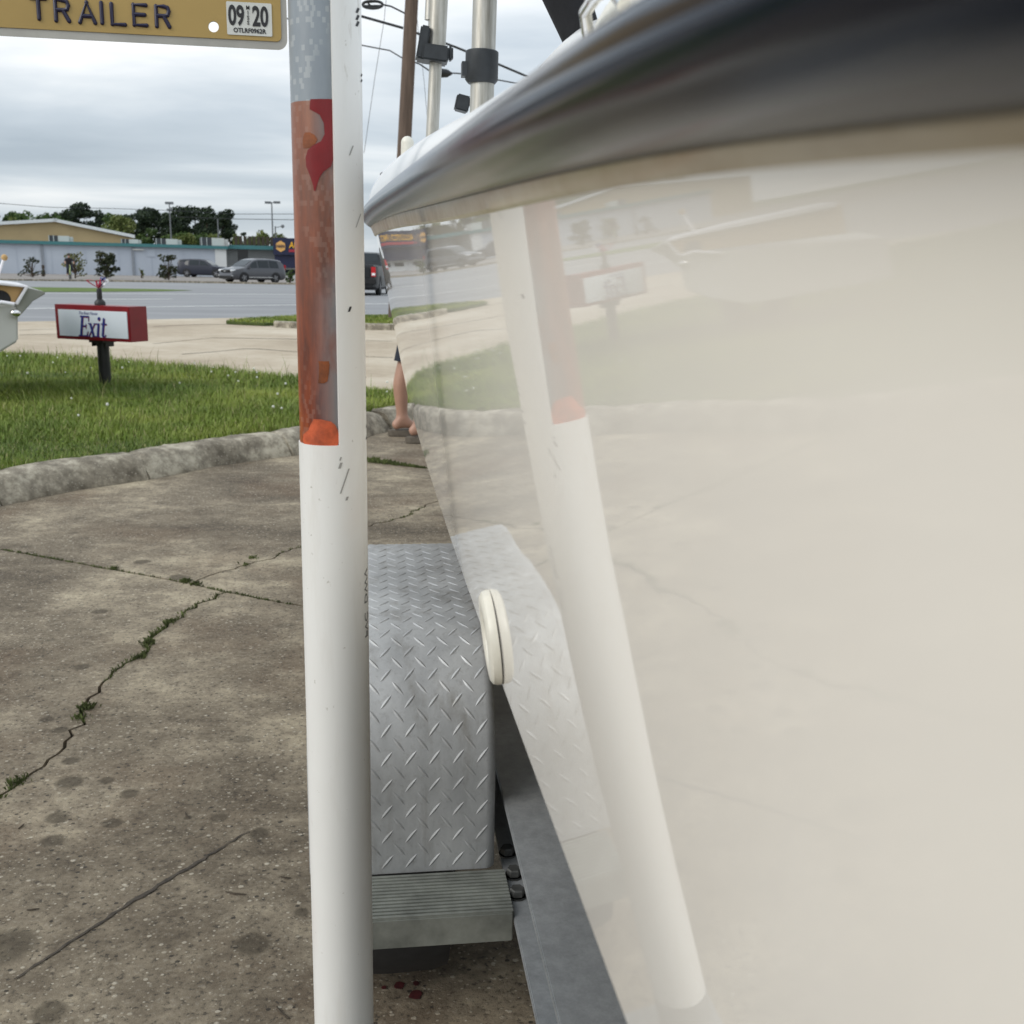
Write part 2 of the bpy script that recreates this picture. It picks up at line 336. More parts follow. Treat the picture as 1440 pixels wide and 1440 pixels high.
    def build(s, name, mat, parent=None, smooth=False, angle=40, local=False, bevel=0, segs=2, fix=True):
        off = Vector((0, 0, 0))
        if parent is not None and not local:
            p = parent
            while p is not None: off += p.location; p = p.parent
        me = bpy.data.meshes.new(name); me.from_pydata([tuple(Vector(v)-off) for v in s.v], [], s.f)
        if fix or bevel:
            bm = bmesh.new(); bm.from_mesh(me)
            if fix: bmesh.ops.remove_doubles(bm, verts=bm.verts, dist=1e-6); bmesh.ops.recalc_face_normals(bm, faces=bm.faces)
            if bevel:
                es = [e_ for e_ in bm.edges if len(e_.link_faces) == 2 and e_.calc_face_angle(0) > R(30)]
                bmesh.ops.bevel(bm, geom=es, offset=bevel, segments=segs, affect='EDGES', clamp_overlap=True)
            bm.to_mesh(me); bm.free()
        me.materials.append(MATS[mat] if isinstance(mat, str) else mat)
        if smooth or bevel:
            me.shade_smooth(); me.set_sharp_from_angle(angle=R(angle))
        o = bpy.data.objects.new(name, me); C.objects.link(o)
        if parent is not None: o.parent = parent
        return o
def tag(o, label=None, cat=None, group=None, kind=None):
    if label: o['label'] = label
    if cat: o['category'] = cat
    if group: o['group'] = group
    if kind: o['kind'] = kind
    return o
def thing(name, loc, label, cat, group=None, rz=0):
    o = bpy.data.objects.new(name, None); C.objects.link(o); o.location = loc; o.rotation_euler = (0, 0, rz); o.empty_display_size = .1
    return tag(o, label, cat, group)
def copy_tree(o, parent=None):
    c = o.copy(); C.objects.link(c); c.parent = parent
    for ch in list(o.children): copy_tree(ch, c)
    return c
def sheet(name, pts, z, mat, kind='structure'):
    mb = MB(); mb.add([(p[0], p[1], z) for p in pts], [tuple(range(len(pts)))])
    o = mb.build(name, mat); return tag(o, kind=kind) if kind else o
def text_mb(s, size=1, depth=.001, shear=0, bold=0, align='CENTER', xs=1.0, space=1.0):
    cu = bpy.data.curves.new('t', 'FONT'); cu.body = s; cu.size = size; cu.extrude = depth; cu.shear = shear; cu.offset = bold; cu.align_x = align; cu.space_character = space; cu.resolution_u = 4
    o = bpy.data.objects.new('t', cu); C.objects.link(o); bpy.context.view_layer.update()
    dg = bpy.context.evaluated_depsgraph_get(); me = o.evaluated_get(dg).to_mesh()
    mb = MB(); mb.add([(v.co.x*xs, v.co.y, v.co.z) for v in me.vertices], [tuple(p.vertices) for p in me.polygons])
    o.evaluated_get(dg).to_mesh_clear(); bpy.data.objects.remove(o); bpy.data.curves.remove(cu); return mb
def xf(mb, fn): mb.v = [tuple(fn(Vector(v))) for v in mb.v]; return mb

# ================================================================== SETTING
sheet('ground', [(-2500, -2500), (2500, -2500), (2500, 2500), (-2500, 2500)], -.12, 'far_ground')
# --- concrete lot, cast in slabs with open joints and cracks
def ln(p, q, t): return (p[0]+(q[0]-p[0])*t, p[1]+(q[1]-p[1])*t)
def poly_px(pts): return [tuple(g(x, y)[:2]) for x, y in pts]
def jag(pts, amp, step=.07, seed=1):
    r_ = random.Random(seed); outp = [pts[0]]
    for a, c in zip(pts[:-1], pts[1:]):
        d = Vector(c)-Vector(a); n = max(1, int(d.length/step)); pn = Vector((-d.y, d.x)).normalized()
        for i in range(1, n+1):
            q = Vector(a)+d*(i/n); outp.append(tuple(q + (pn*r_.uniform(-amp, amp) if i < n else pn*0)))
    return outp
KF = [(-9, 1.9)] + [tuple(g(*p)[:2]) for p in ((-160, 745), (0, 712), (60, 699), (119, 688), (209, 675), (298, 657), (360, 648), (409, 641))] 
KF2 = [tuple(g(*p)[:2]) for p in ((413, 641), (460, 630), (520, 614), (548, 606))]
KF3 = [tuple(g(*p)[:2]) for p in ((553, 604), (610, 594), (700, 585), (900, 570))]
def shift(line, d):
    o_ = []
    for i, p in enumerate(line):
        a = Vector(line[max(0, i-1)]); c = Vector(line[min(len(line)-1, i+1)]); t = (c-a).normalized(); o_.append((p[0]-t.y*d, p[1]+t.x*d))
    return o_
KM = shift(KF + KF2 + KF3, .11)
J0 = g(0, 772); J1 = g(430, 850); jd = Vector((J1.x-J0.x, J1.y-J0.y)).normalized()
JL = (J0.x-jd.x*.75, J0.y-jd.y*.75); JR = (J1.x+jd.x*7, J1.y+jd.y*7)
c1px = poly_px([(268, 821), (290, 811), (330, 800), (372, 788), (430, 766), (485, 748), (535, 735), (565, 728), (590, 715), (612, 706), (640, 690)])
c2px = poly_px([(318, 833), (287, 846), (245, 872), (211, 898), (209, 913), (190, 927), (156, 952), (125, 981), (116, 1011), (82, 1060), (34, 1095), (0, 1119)])
joint = jag([JL, c1px[0], c2px[0], JR], .003, .05, 3)
i1 = min(range(len(joint)), key=lambda i: (Vector(joint[i])-Vector(c1px[0])).length); i2 = min(range(len(joint)), key=lambda i: (Vector(joint[i])-Vector(c2px[0])).length)
c1 = jag(c1px + [(1.2, 5.75), (2.2, 6.4), (5, 7.2)], .014, .035, 5); c2 = jag(c2px + [(-1.0, 1.75), (-1.3, 1.1), (-1.9, -.2), (-2.4, -4)], .015, .03, 8)
j2 = poly_px([(430, 640), (520, 650), (560, 656), (600, 660)])
def off(pl, d):
    o_ = []
    for i, p in enumerate(pl):
        a = Vector(pl[max(0, i-1)]); c = Vector(pl[min(len(pl)-1, i+1)]); t = (c-a).normalized(); w = d*(.55+.9*abs(mnoise.noise(Vector((p[0]*4, p[1]*4, d*50))))) if len(pl) > 8 else d
        o_.append((p[0]-t.y*w, p[1]+t.x*w))
    return o_
lot = tag(MB().add([(p[0], p[1], -.055) for p in KM + [(9, 8), (9, -6), (-13, -6), (-13, 0)]], [tuple(range(len(KM)+4))]).build('lot_bed', 'soil'), kind='structure')
def slab(poly):
    return MB().prism(poly, -.05, 0).build('slab', 'lot_concrete', lot, fix=True)
gap = .007
jf = off(joint, gap); jn = off(joint, -gap)                  # left of travel = far side
c1l, c1r = off(c1, .0045), off(c1, -.0045); c2l, c2r = off(c2, .006), off(c2, -.006)
slab(jf[:i1] + c1l + [(8.9, 7.9)] + KM[::-1][:-2])              # beyond the joint, up to the kerb
slab([c1r[0]] + jf[i1+1:] + [(8.9, 1), (8.9, 7.5)] + c1r[::-1][:-1])
slab([c2l[0]] + jn[i2+1:] + [(8.9, .5), (8.9, -6), (-2.3, -6)] + c2l[::-1][:-1])
slab(jn[:i2] + c2r + [(-2.5, -6), (-13, -6), (-13, 0)] + KM[:2])
# moss and weeds in the joints
wv, wf = [], []
rw = random.Random(11)
def tuft(x, y, n, hgt, wid):
    for _ in range(n):
        a = rw.uniform(0, 2*PI); px_, py_ = x+rw.gauss(0, wid*.45), y+rw.gauss(0, wid*.45); h_ = hgt*rw.uniform(.3, 1); w = rw.uniform(.0006, .0014); ln_ = h_*rw.uniform(.3, 1.2)
        o = len(wv); dx_, dy_ = math.cos(a), math.sin(a)
        wv.extend([(px_-dy_*w, py_+dx_*w, -.01), (px_+dy_*w, py_-dx_*w, -.01), (px_+dx_*ln_*.4+dy_*w, py_+dy_*ln_*.4-dx_*w, h_*.7), (px_+dx_*ln_, py_+dy_*ln_, h_)]); wf.extend([(o, o+1, o+2), (o, o+2, o+3)])
for pl, dens in ((joint, 1.0), (c1, .35), (c2, .45)):
    for a, c in zip(pl[:-1], pl[1:]):
        L_ = (Vector(c)-Vector(a)).length
        if L_ > .3 or Vector(a).length > 9: continue
        k = mnoise.noise(Vector((a[0]*2.3, a[1]*2.3, 4.2)))
        if k < -.3 + (1-dens)*.4: continue
        for i in range(int(L_*160*(1+k*2)*dens)+1):
            p = ln(a, c, rw.random()); tuft(p[0], p[1], 4, .008+.012*max(0, k), .008)
for px_, py_, n in ((209, 905, 130), (195, 925, 60), (122, 995, 160), (112, 1010, 60), (240, 875, 50), (25, 1100, 80), (262, 818, 130), (275, 822, 90), (160, 800, 60), (345, 795, 30), (355, 785, 40)):
    p = g(px_, py_); tuft(p.x, p.y, int(n*1.1), .014, .020)
for i in range(420):
    t = rw.random(); p = Vector(j2[1]).lerp(Vector(j2[3]), t); tuft(p.x, p.y+.02, 2, .035*(1-t*.6), .035*(1.1-t))
mw = MB(); mw.add(wv, wf); M('moss', (.085, .105, .03), .9, 0, .5, 12)
moss = mw.build('moss_and_weeds', 'moss', fix=False)
tag(moss, 'small green weeds and moss sprouting from the concrete joints', 'weeds', kind='stuff')
# dark tar line and paint drips lying on the concrete
tl = poly_px([(20, 1378), (60, 1352), (120, 1312), (180, 1272), (240, 1236), (300, 1200), (335, 1178), (352, 1170)])
M('tar', (.062, .050, .037), .9, 0, .6, 60, .6, 120)
mt = MB(); rows = []; tlj = jag(tl, .0025, .012, 21)
for i, p in enumerate(tlj):
    k_ = i/(len(tlj)-1); t = (Vector(tlj[min(i+2, len(tlj)-1)])-Vector(tlj[max(0, i-2)])).normalized(); w_ = .0042*math.sin(PI*min(1, .06+k_*.9))**.6*(.45+.9*rw.random())
    rows.append([(p[0]-t.y*w_, p[1]+t.x*w_, .002), (p[0]+t.y*w_*rw.uniform(.6, 1.2), p[1]-t.x*w_, .002)])
mt.grid(rows); mt.build('tar_line', 'tar', lot)
M('red_drip', (.075, .008, .009), .8, 0, .5, 90)
for px_, py_, r_ in ((562, 1387, .008), (584, 1400, .010), (585, 1384, .005), (540, 1390, .004)):
    p = g(px_, py_); mb = MB(); k = 14
    mb.add([(p.x+r_*math.cos(2*PI*i/k)*rw.uniform(.8, 1.2), p.y+r_*1.1*math.sin(2*PI*i/k)*rw.uniform(.8, 1.2), .002) for i in range(k)], [tuple(range(k))]); mb.build('paint_drip', 'red_drip', lot)
# loose twigs and leaf bits
M('twig', (.06, .045, .03), .9)
def twig(px_, py_, ang, ln_):
    p = g(px_, py_); d = Vector((math.cos(ang), math.sin(ang), 0))*ln_/2
    tag(MB().tube([p-d+Vector((0, 0, .002)), p+Vector((d.y*.2, -d.x*.2, .003)), p+d+Vector((0, 0, .002))], [.0012, .0018, .0008], 5).build('twig', 'twig', lot))
for a in ((332, 1257, -.3, .04), (398, 1425, -.9, .035), (264, 1148, -1.1, .03), (402, 1235, -.3, .02), (30, 1163, 1.3, .02), (47, 1280, .1, .02)): twig(*a)

# --- kerb in cracked lengths along the grass
def kerb(line, seed):
    pts = jag(line, .006, .035, seed); rows = []
    prof = [(0, -.02), (0.0, .012), (.022, .05), (.042, .080), (.058, .104), (.08, .120), (.11, .126), (.16, .130), (.205, .127), (.215, .09), (.215, -.02)]
    for i, p in enumerate(pts):
        a = Vector(pts[max(0, i-2)]); c = Vector(pts[min(len(pts)-1, i+2)]); t = (c-a).normalized(); nrm = Vector((-t.y, t.x)); row = []
        e_ = min(i, len(pts)-1-i); rd = 1-.10*max(0, 1-e_/1.0)
        for k, (o_, z_) in enumerate(prof):
            w = mnoise.noise(Vector((p[0]*5+seed, p[1]*5, k*.35)))*.013 + mnoise.noise(Vector((p[0]*17, p[1]*17, k*.8)))*.006
            row.append((p[0]+nrm.x*(o_+w), p[1]+nrm.y*(o_+w), max(-.02, z_*rd+w*.7) if z_ > 0 else z_))
        rows.append(row)
    mb = MB(); mb.grid(rows)
    for r_, fl in ((rows[0], 0), (rows[-1], 1)): mb.add(r_, [tuple(range(len(r_)))])
    return tag(mb.build('kerb', 'kerb_concrete', smooth=True, angle=50), kind='structure')
def sub(line, a, c): return line[a:c]
kerb(KF[0:3], 1); kerb([ln(KF[2], KF[3], .04)] + KF[3:6], 2); kerb([ln(KF[5], KF[6], .03)] + KF[6:], 3); kerb(KF2, 4); kerb(KF3, 5)

# --- grass verge behind it
FE = [tuple(g(x, y, .05)[:2]) for x, y in ((-700, 452), (-260, 470), (0, 490), (120, 497), (250, 507), (420, 524), (520, 541), (600, 552), (760, 560))]
back = []
for kk in (KF, KF2, KF3):
    for i, p in enumerate(kk):
        a = Vector(kk[max(0, i-1)]); c = Vector(kk[min(len(kk)-1, i+1)]); t = (c-a).normalized(); back.append((p[0]-t.y*.19, p[1]+t.x*.19))
vpoly = back + [(p[0], p[1]) for p in FE[::-1]]
vb = bmesh.new(); vs_ = [vb.verts.new((p[0], p[1], .115 if i < len(back) else -.02)) for i, p in enumerate(vpoly)]; vb.faces.new(vs_); bmesh.ops.triangulate(vb, faces=vb.faces[:])
me = bpy.data.meshes.new('verge'); vb.to_mesh(me); vb.free(); me.materials.append(MATS['turf']); verge = bpy.data.objects.new('verge', me); C.objects.link(verge); tag(verge, kind='structure')
vp = np.array(vpoly)
def inside(px_, py_, poly):
    c = np.zeros(len(px_), bool); j = len(poly)-1
    for i in range(len(poly)):
        xi, yi = poly[i]; xj, yj = poly[j]
        with np.errstate(divide='ignore', invalid='ignore'):
            hit = ((yi > py_) != (yj > py_)) & (px_ < (xj-xi)*(py_-yi)/(yj-yi)+xi)
        c ^= hit; j = i
    return c
bk = np.array(back); fe = np.array(FE)
def vz(x, y):
    db = np.min(np.hypot(x[:, None]-bk[None, :, 0], y[:, None]-bk[None, :, 1]), axis=1)   # coarse height of the mound
    df = np.min(np.hypot(x[:, None]-fe[None, :, 0], y[:, None]-fe[None, :, 1]), axis=1)
    return .115*df/(df+db+1e-6) - .02*db/(df+db+1e-6)
nr = np.random.default_rng(5)
def blades(n, box, poly, hgt, wid, zf=None, clump=0):
    x = nr.uniform(box[0], box[1], n); y = nr.uniform(box[2], box[3], n); k = inside(x, y, poly)
    # more, finer grass close to the lot
    x, y = x[k], y[k]; n = len(x)
    z = zf(x, y) if zf else np.zeros(n)
    patch = np.array([mnoise.noise(Vector((a*.9, c*.9, 1.3))) for a, c in zip(x, y)])
    h_ = hgt*(0.35+.65*nr.random(n))*(1+.55*patch); a = nr.uniform(0, 2*PI, n); w = wid*nr.uniform(.6, 1.3, n); ln_ = h_*nr.uniform(.15, .95, n)
    dx_, dy_ = np.cos(a), np.sin(a)
    V = np.zeros((n, 5, 3))
    V[:, 0] = np.stack([x-dy_*w, y+dx_*w, z-.01], 1); V[:, 1] = np.stack([x+dy_*w, y-dx_*w, z-.01], 1)
    V[:, 2] = np.stack([x+dx_*ln_*.35+dy_*w*.8, y+dy_*ln_*.35-dx_*w*.8, z+h_*.6], 1); V[:, 3] = np.stack([x+dx_*ln_*.35-dy_*w*.8, y+dy_*ln_*.35+dx_*w*.8, z+h_*.6], 1)
    V[:, 4] = np.stack([x+dx_*ln_, y+dy_*ln_, z+h_], 1)
    return V
def blade_obj(name, V, mat):
    n = len(V); me = bpy.data.meshes.new(name); me.vertices.add(n*5); me.vertices.foreach_set('co', V.reshape(-1).astype(np.float32))
    base = (np.arange(n)*5)[:, None]; quad = (base+np.array([0, 1, 2, 3])); tri = (base+np.array([3, 2, 4]))
    loops = np.concatenate([quad, tri], 1).reshape(-1); me.loops.add(len(loops)); me.loops.foreach_set('vertex_index', loops.astype(np.int32))
    starts = np.stack([np.arange(n)*7, np.arange(n)*7+4], 1).reshape(-1); me.polygons.add(n*2); me.polygons.foreach_set('loop_start', starts.astype(np.int32))
    me.update(calc_edges=True)
    ca = me.color_attributes.new('tint', 'FLOAT_COLOR', 'POINT'); t = np.repeat(nr.random((n, 2)), 5, axis=0); col = np.ones((n*5, 4), np.float32); col[:, 0] = t[:, 0]; col[:, 1] = t[:, 1]; ca.data.foreach_set('color', col.reshape(-1))
    me.materials.append(MATS[mat]); o = bpy.data.objects.new(name, me); C.objects.link(o); return o
VG = [blades(280000, (-5, 1.2, 5, 10), vpoly, .062, .0017, vz), blades(150000, (-9, 1.5, 6, 16), vpoly, .085, .0030, vz), blades(38000, (-16, -4, 3, 17), vpoly, .10, .006, vz)]
stalk = np.concatenate([blades(3600, (-9, 1.5, 6.5, 17), vpoly, .24, .0022, vz), blades(9000, (-7, 1.2, 5.2, 13), vpoly, .05, .009, vz)]); VG.append(stalk)
gr = blade_obj('verge_grass', np.concatenate(VG), 'grass_blades')
tag(gr, 'unmown green grass covering the verge behind the kerb', 'grass', kind='stuff')
cf = MB()
M('clover_white', (.75, .75, .68), .8)
for i in range(150):
    x, y = rnd.uniform(-6, .4), rnd.uniform(6.2, 13); a = np.array([x]); c = np.array([y])
    if not inside(a, c, vpoly)[0] or mnoise.noise(Vector((x*.7, y*.7, 8))) < -.12: continue
    cf.ball((x, y, float(vz(a, c)[0])+rnd.uniform(.06, .11)), rnd.uniform(.006, .011), 6, 4)
tag(cf.build('clover_flowers', 'clover_white', smooth=True), 'white clover flower heads scattered in the verge grass', 'flowers', kind='stuff')

# --- sandy concrete apron, road, median, far lot (each sheet a few mm above the one below)
def P(x, y): q = g(x, y); return (q.x, q.y)
def ext(a, c, k0, k1): d = Vector(c)-Vector(a); return tuple(Vector(a)-d*k0), tuple(Vector(c)+d*k1)
ap0, ap1 = ext(P(27, 448), P(540, 440), 2.5, 3)
sheet('apron', [(-30, 4), (12, 4), (25, 12), ap1, ap0], -.055-.004, 'sand_concrete')
near0, near1 = ext(P(27, 448), P(415, 441), 4, 6); 
sheet('far_lot', [(-150, 30), (-60, 10), near1, (120, 140), (120, 190), (-150, 190)], -.10, 'old_asphalt')
sheet('road', [near0, near1, (near1[0]-20, near1[1]+75), (60, 110), P(420, 399), P(200, 395), P(20, 393), (-90, 62), (-60, -10)], -.075, 'asphalt')
M('road_paint', (.62, .62, .60), .7, 0, .12, 3)
def stripe(p, q, w, z=-.070):
    d = (Vector(q)-Vector(p)).normalized(); nx, ny = -d.y*w/2, d.x*w/2
    return tag(MB().add([(p[0]-nx, p[1]-ny, z), (q[0]-nx, q[1]-ny, z), (q[0]+nx, q[1]+ny, z), (p[0]+nx, p[1]+ny, z)], [(0, 1, 2, 3)]).build('road_marking', 'road_paint'), kind='structure')
stripe(*ext(P(40, 430), P(545, 424), .3, .5), .28); stripe(*ext(P(43, 409.5), P(545, 412.5), .2, .6), .42); stripe(P(140, 417.8), P(242, 417.6), .30)
M('pale_concrete', (.42, .40, .35), .9)
sheet('median', [P(-200, 408.5), P(40, 408.2), P(150, 408), P(230, 407.4), P(272, 406.3), P(230, 404.8), P(120, 402.8), P(40, 401.8), P(-200, 400)], -.062, 'median_grass')
for a, c in ((P(-200, 400), P(272, 406.2)), ):
    pass
fk = MB(); r_ = [P(-100, 391.5), P(20, 393), P(150, 394.3), P(300, 396.5), P(420, 398.5), P(560, 401)]
fk.grid([[(p[0], p[1], -.09), (p[0], p[1], .03), (p[0], p[1]+.3, .03), (p[0], p[1]+.3, -.09)] for p in r_]); tag(fk.build('far_kerb', 'kerb_concrete'), kind='structure')
# planted strip with its own kerb on the apron
isl = [P(318, 452), P(345, 448), P(415, 445), P(560, 443), P(700, 442), P(720, 456), P(558, 455.5), P(480, 455), P(420, 453.5), P(372, 454.5)]
iso = MB().prism(isl, -.05, .0).build('planted_strip', 'turf'); tag(iso, kind='structure')
iz = lambda x, y: np.full(len(x), .0)
ia = np.array(isl); IV = blades(36000, (ia[:, 0].min(), ia[:, 0].max(), ia[:, 1].min(), ia[:, 1].max()), isl, .055, .007, iz)
tag(blade_obj('strip_grass', IV, 'grass_blades'), 'green grass filling the low planted strip beside the road', 'grass', kind='stuff')
kp = [P(385, 456), P(420, 457.5), P(480, 459), P(558, 460), P(720, 461)]
kk = MB(); kk.grid([[(p[0], p[1]-.05, -.06), (p[0], p[1]-.02, .05), (p[0], p[1]+.18, .06), (p[0], p[1]+.2, -.06)] for p in kp]); kk.add([(kp[0][0], kp[0][1]-.05, -.06), (kp[0][0], kp[0][1]-.02, .05), (kp[0][0], kp[0][1]+.18, .06), (kp[0][0], kp[0][1]+.2, -.06)], [(0, 1, 2, 3)])
tag(kk.build('kerb', 'kerb_concrete'), kind='structure')
# expansion cracks across the apron
M('crack_dark', (.07, .06, .045), 1)
for pts in ([(27, 459.5), (60, 458.5), (110, 457), (200, 455)], [(27, 466), (80, 465), (140, 463.5), (205, 461)], [(215, 455), (270, 452.5), (330, 452)], [(255, 492), (300, 489), (340, 485), (362, 485), (418, 489), (480, 494), (552, 497)], [(215, 478), (300, 470), (418, 472), (552, 475)]):
    mb = MB(); rows = []
    for i, p in enumerate(pts): q = g(*p); w = .022*rnd.uniform(.6, 1.3)*q.y/14; rows.append([(q.x, q.y-w, -.0545), (q.x, q.y+w, -.0545)])
    mb.grid(rows); tag(mb.build('apron_crack', 'crack_dark'), kind='structure')

# ================================================================== BOAT TRAILER
tr = thing('boat_trailer', (.9, 1.2, 0), 'galvanised boat trailer with diamond plate fender, guide post and gold license plate', 'trailer')
# fender: tread plate bent over the wheel
FX0, FX1 = -.085, .146
def fpath(n=14):
    p = [(1.15, .366), (1.15, .42), (1.15, .47)]
    for i in range(n+1): a = PI-PI/2*i/n; p.append((1.31+.16*math.cos(a), .492+.156*math.sin(a)))
    for i in range(n+1): a = PI/2-PI/2*i/n; p.append((1.66+.16*math.cos(a), .492+.156*math.sin(a)))
    p += [(1.82, .42), (1.82, .366)]; return p
fp = fpath(); rc = .013
sect = [(FX0, .055)] + [(FX0+rc-rc*math.cos(a), rc-rc*math.sin(a)) for a in [PI/2*i/5 for i in range(6)]] + [(FX1-rc+rc*math.sin(a), rc-rc*math.cos(a)) for a in [PI/2*i/5 for i in range(6)]] + [(FX1, .055)]
rows = []
cum = [0.0]
for a, c in zip(fp[:-1], fp[1:]): cum.append(cum[-1]+math.hypot(c[0]-a[0], c[1]-a[1]))
def fat(s):
    i = min(max(int(np.searchsorted(cum, s))-1, 0), len(fp)-2); t = (s-cum[i])/(cum[i+1]-cum[i]); p = (fp[i][0]+(fp[i+1][0]-fp[i][0])*t, fp[i][1]+(fp[i+1][1]-fp[i][1])*t)
    a = fp[max(0, i-1)] if t < .5 else fp[i]; c = fp[i+1] if t < .5 else fp[min(len(fp)-1, i+2)]
    d = Vector((c[0]-a[0], c[1]-a[1])).normalized(); return p, d, Vector((-d.y, d.x))       # normal points outward
for k in range(len(fp)):
    p, d, nn = fat(cum[k]+1e-6)
    rows.append([(x, p[0]-nn.x*dd, p[1]-nn.y*dd) for x, dd in sect])
fm = MB(); fm.grid(rows)
fender = tag(fm.build('fender', 'diamond_plate', tr, smooth=True, angle=60), 'grey diamond tread plate fender')
tb = MB(); pa, pb = .0292, .0345
def tread(xc, sc, ang):
    Lh, Wh, Hh = .0132, .0029, .0010; pts = []
    for (u, w, h_) in ((-Lh, 0, 0), (-Lh*.45, Wh*.75, 0), (0, Wh, 0), (Lh*.45, Wh*.75, 0), (Lh, 0, 0), (Lh*.45, -Wh*.75, 0), (0, -Wh, 0), (-Lh*.45, -Wh*.75, 0), (-Lh*.6, 0, Hh), (Lh*.6, 0, Hh)):
        x = xc+u*math.cos(ang)-w*math.sin(ang); s = sc+u*math.sin(ang)+w*math.cos(ang)
        if s < .001 or s > cum[-1]-.001: return
        if x < FX0+.006 or x > FX1-.006: return
        p, d, nn = fat(s); pts.append((x, p[0]+nn.x*(h_-.0002), p[1]+nn.y*(h_-.0002)))
    tb.add(pts, [(0, 1, 8), (1, 2, 8), (2, 9, 8), (2, 3, 9), (3, 4, 9), (4, 5, 9), (5, 6, 9), (6, 8, 9), (6, 7, 8), (7, 0, 8)])
for j in range(int(cum[-1]/pb)+1):
    for i in range(10):
        tread(FX1-.018-i*pa, .016+j*pb, R(52)); tread(FX1-.018-(i+.5)*pa, .016+(j+.5)*pb, R(128))
tag(tb.build('tread_bars', 'diamond_plate', fender, smooth=True, angle=35), kind='stuff')
MB().b2((-.07, 1.2, .40), (.13, 1.78, .41)).build('fender_brace', 'galvanised', tr)
# wheel under the fender
wh = MB(); wh.lathe([(.10, -.09), (.16, -.095), (.205, -.09), (.262, -.082), (.268, -.06), (.270, 0), (.268, .06), (.262, .082), (.205, .09), (.16, .095), (.10, .09)], (.02, 1.53, .272), 36, 'X')
wheel = wh.build('tyre', 'rubber', tr, smooth=True)
MB().lathe([(.0, -.05), (.06, -.055), (.07, -.03), (.13, -.03), (.15, -.08), (.16, -.092)], (.02, 1.53, .272), 24, 'X').build('rim', 'galvanised', wheel, smooth=True)
MB().tube([(.1, 1.485, .285), (2.4, 1.485, .285)], .03, 12).build('axle', 'galvanised', tr)
# ribbed step plate at the foot of the fender
st = MB(); st.b2((-.058, 1.056, .327), (.157, 1.148, .3655)); step = st.build('step', 'step_aluminium', tr, bevel=.0015)
for i in range(13):
    y0 = 1.058+i*.0068
    MB().b2((-.058, y0, .3655), (.157, y0+.0038, .3675)).build('step_rib', 'step_aluminium', step)
# I-beam frame
def ibeam(x0, x1, z0, z1, y0, y1, t=.008):
    mb = MB(); xm = (x0+x1)/2; pr = [(x0, z0), (x1, z0), (x1, z0+t), (xm+t/2, z0+t), (xm+t/2, z1-t), (x1, z1-t), (x1, z1), (x0, z1), (x0, z1-t), (xm-t/2, z1-t), (xm-t/2, z0+t), (x0, z0+t)]
    n = len(pr); mb.add([(x, y0, z) for x, z in pr]+[(x, y1, z) for x, z in pr], [tuple(range(n)), tuple(range(n, 2*n))]+[(i, (i+1) % n, n+(i+1) % n, n+i) for i in range(n)]); return mb
beam = ibeam(.158, .262, .35, .45, -.4, 1.95).build('frame_rail', 'galvanised', tr, bevel=.0012); tag(beam, 'grey I-beam frame rail under the hull')
ibeam(2.29, 2.394, .35, .45, -.4, 1.95).build('frame_rail', 'galvanised', tr, bevel=.0012)
for (x, y, z, px_, py_) in ((0, 0, 0, 718, 1194), (0, 0, 0, 727, 1224), (0, 0, 0, 732, 1252)):
    q = g(px_, py_, .366); hb = MB().lathe([(0, .358), (.011, .358), (.011, .3605), (.0115, .3605), (.0115, .361)], (q.x-.004, q.y, 0), 18); hb.lathe([(.0095, .361), (.0095, .3685), (.008, .370), (0, .370)], (q.x-.004, q.y, 0), 6); hb.build('bolt', 'bolt_steel', tr)
for y in (-.3, .9, 1.85): MB().b2((.262, y, .36), (2.29, y+.06, .43)).build('cross_member', 'galvanised', tr)
for x in (.5, 2.0):
    bo = MB().box((x+.03, 1.6, .615), (.12, 4.2, .06), 0, 0, R(-9) if x < 1 else R(9)).build('bunk', 'black_canvas', tr)
    for y in (-.27, .93, 1.88): MB().b2((x, y-.03, .43), (x+.06, y+.03, .60)).build('bunk_bracket', 'galvanised', tr)
MB().tube([(.22, 1.9, .40), (1.27, 4.4, .42), (1.27, 6.9, .45)], .045, 8).build('tongue', 'galvanised', tr)
MB().tube([(2.33, 1.9, .40), (1.27, 4.4, .42)], .045, 8).build('tongue', 'galvanised', tr)
MB().lathe([(.0, 0), (.05, 0), (.05, .02), (.025, .03), (.025, .40), (0, .40)], (1.27, 6.3, .0), 16).build('jack', 'galvanised', tr)
# guide post: steel tube standing in a plastic sleeve that is cut away above
PY = .745; SX = -.0315; SR = .0213; CX = -.0296; CR = .0242
MB().b2((-.06, PY-.03, .375), (.158, PY+.03, .42)).build('post_arm', 'galvanised', tr)
sm = MB(); sm.tube([(SX, PY, .44), (SX, PY, .8), (SX-.0005, PY, 1.5)], SR, 40); post = tag(sm.build('guide_post', 'tape_tube', tr, smooth=True, angle=50), 'steel guide post tube wrapped in faded red film, grey above')
MB().tube([(CX, PY, .36), (CX, PY, .4545)], .0247, 32).build('post_socket', 'galvanised', tr, smooth=True, angle=50)
CUT = atY(450, 626, PY-.02).z
slv = MB(); na = 64; th = .0036
def sleeve_rows(z, a0, a1, n):
    return [(CX+CR*math.cos(a0+(a1-a0)*i/n), PY+CR*math.sin(a0+(a1-a0)*i/n), z) for i in range(n+1)], [(CX+(CR-th)*math.cos(a0+(a1-a0)*i/n), PY+(CR-th)*math.sin(a0+(a1-a0)*i/n), z) for i in range(n+1)]
zz = [.455+(CUT-.455)*i/12 for i in range(13)]
outr = [sleeve_rows(z, 0, 2*PI, na)[0][:-1] for z in zz]; inr = [sleeve_rows(z, 0, 2*PI, na)[1][:-1] for z in zz]
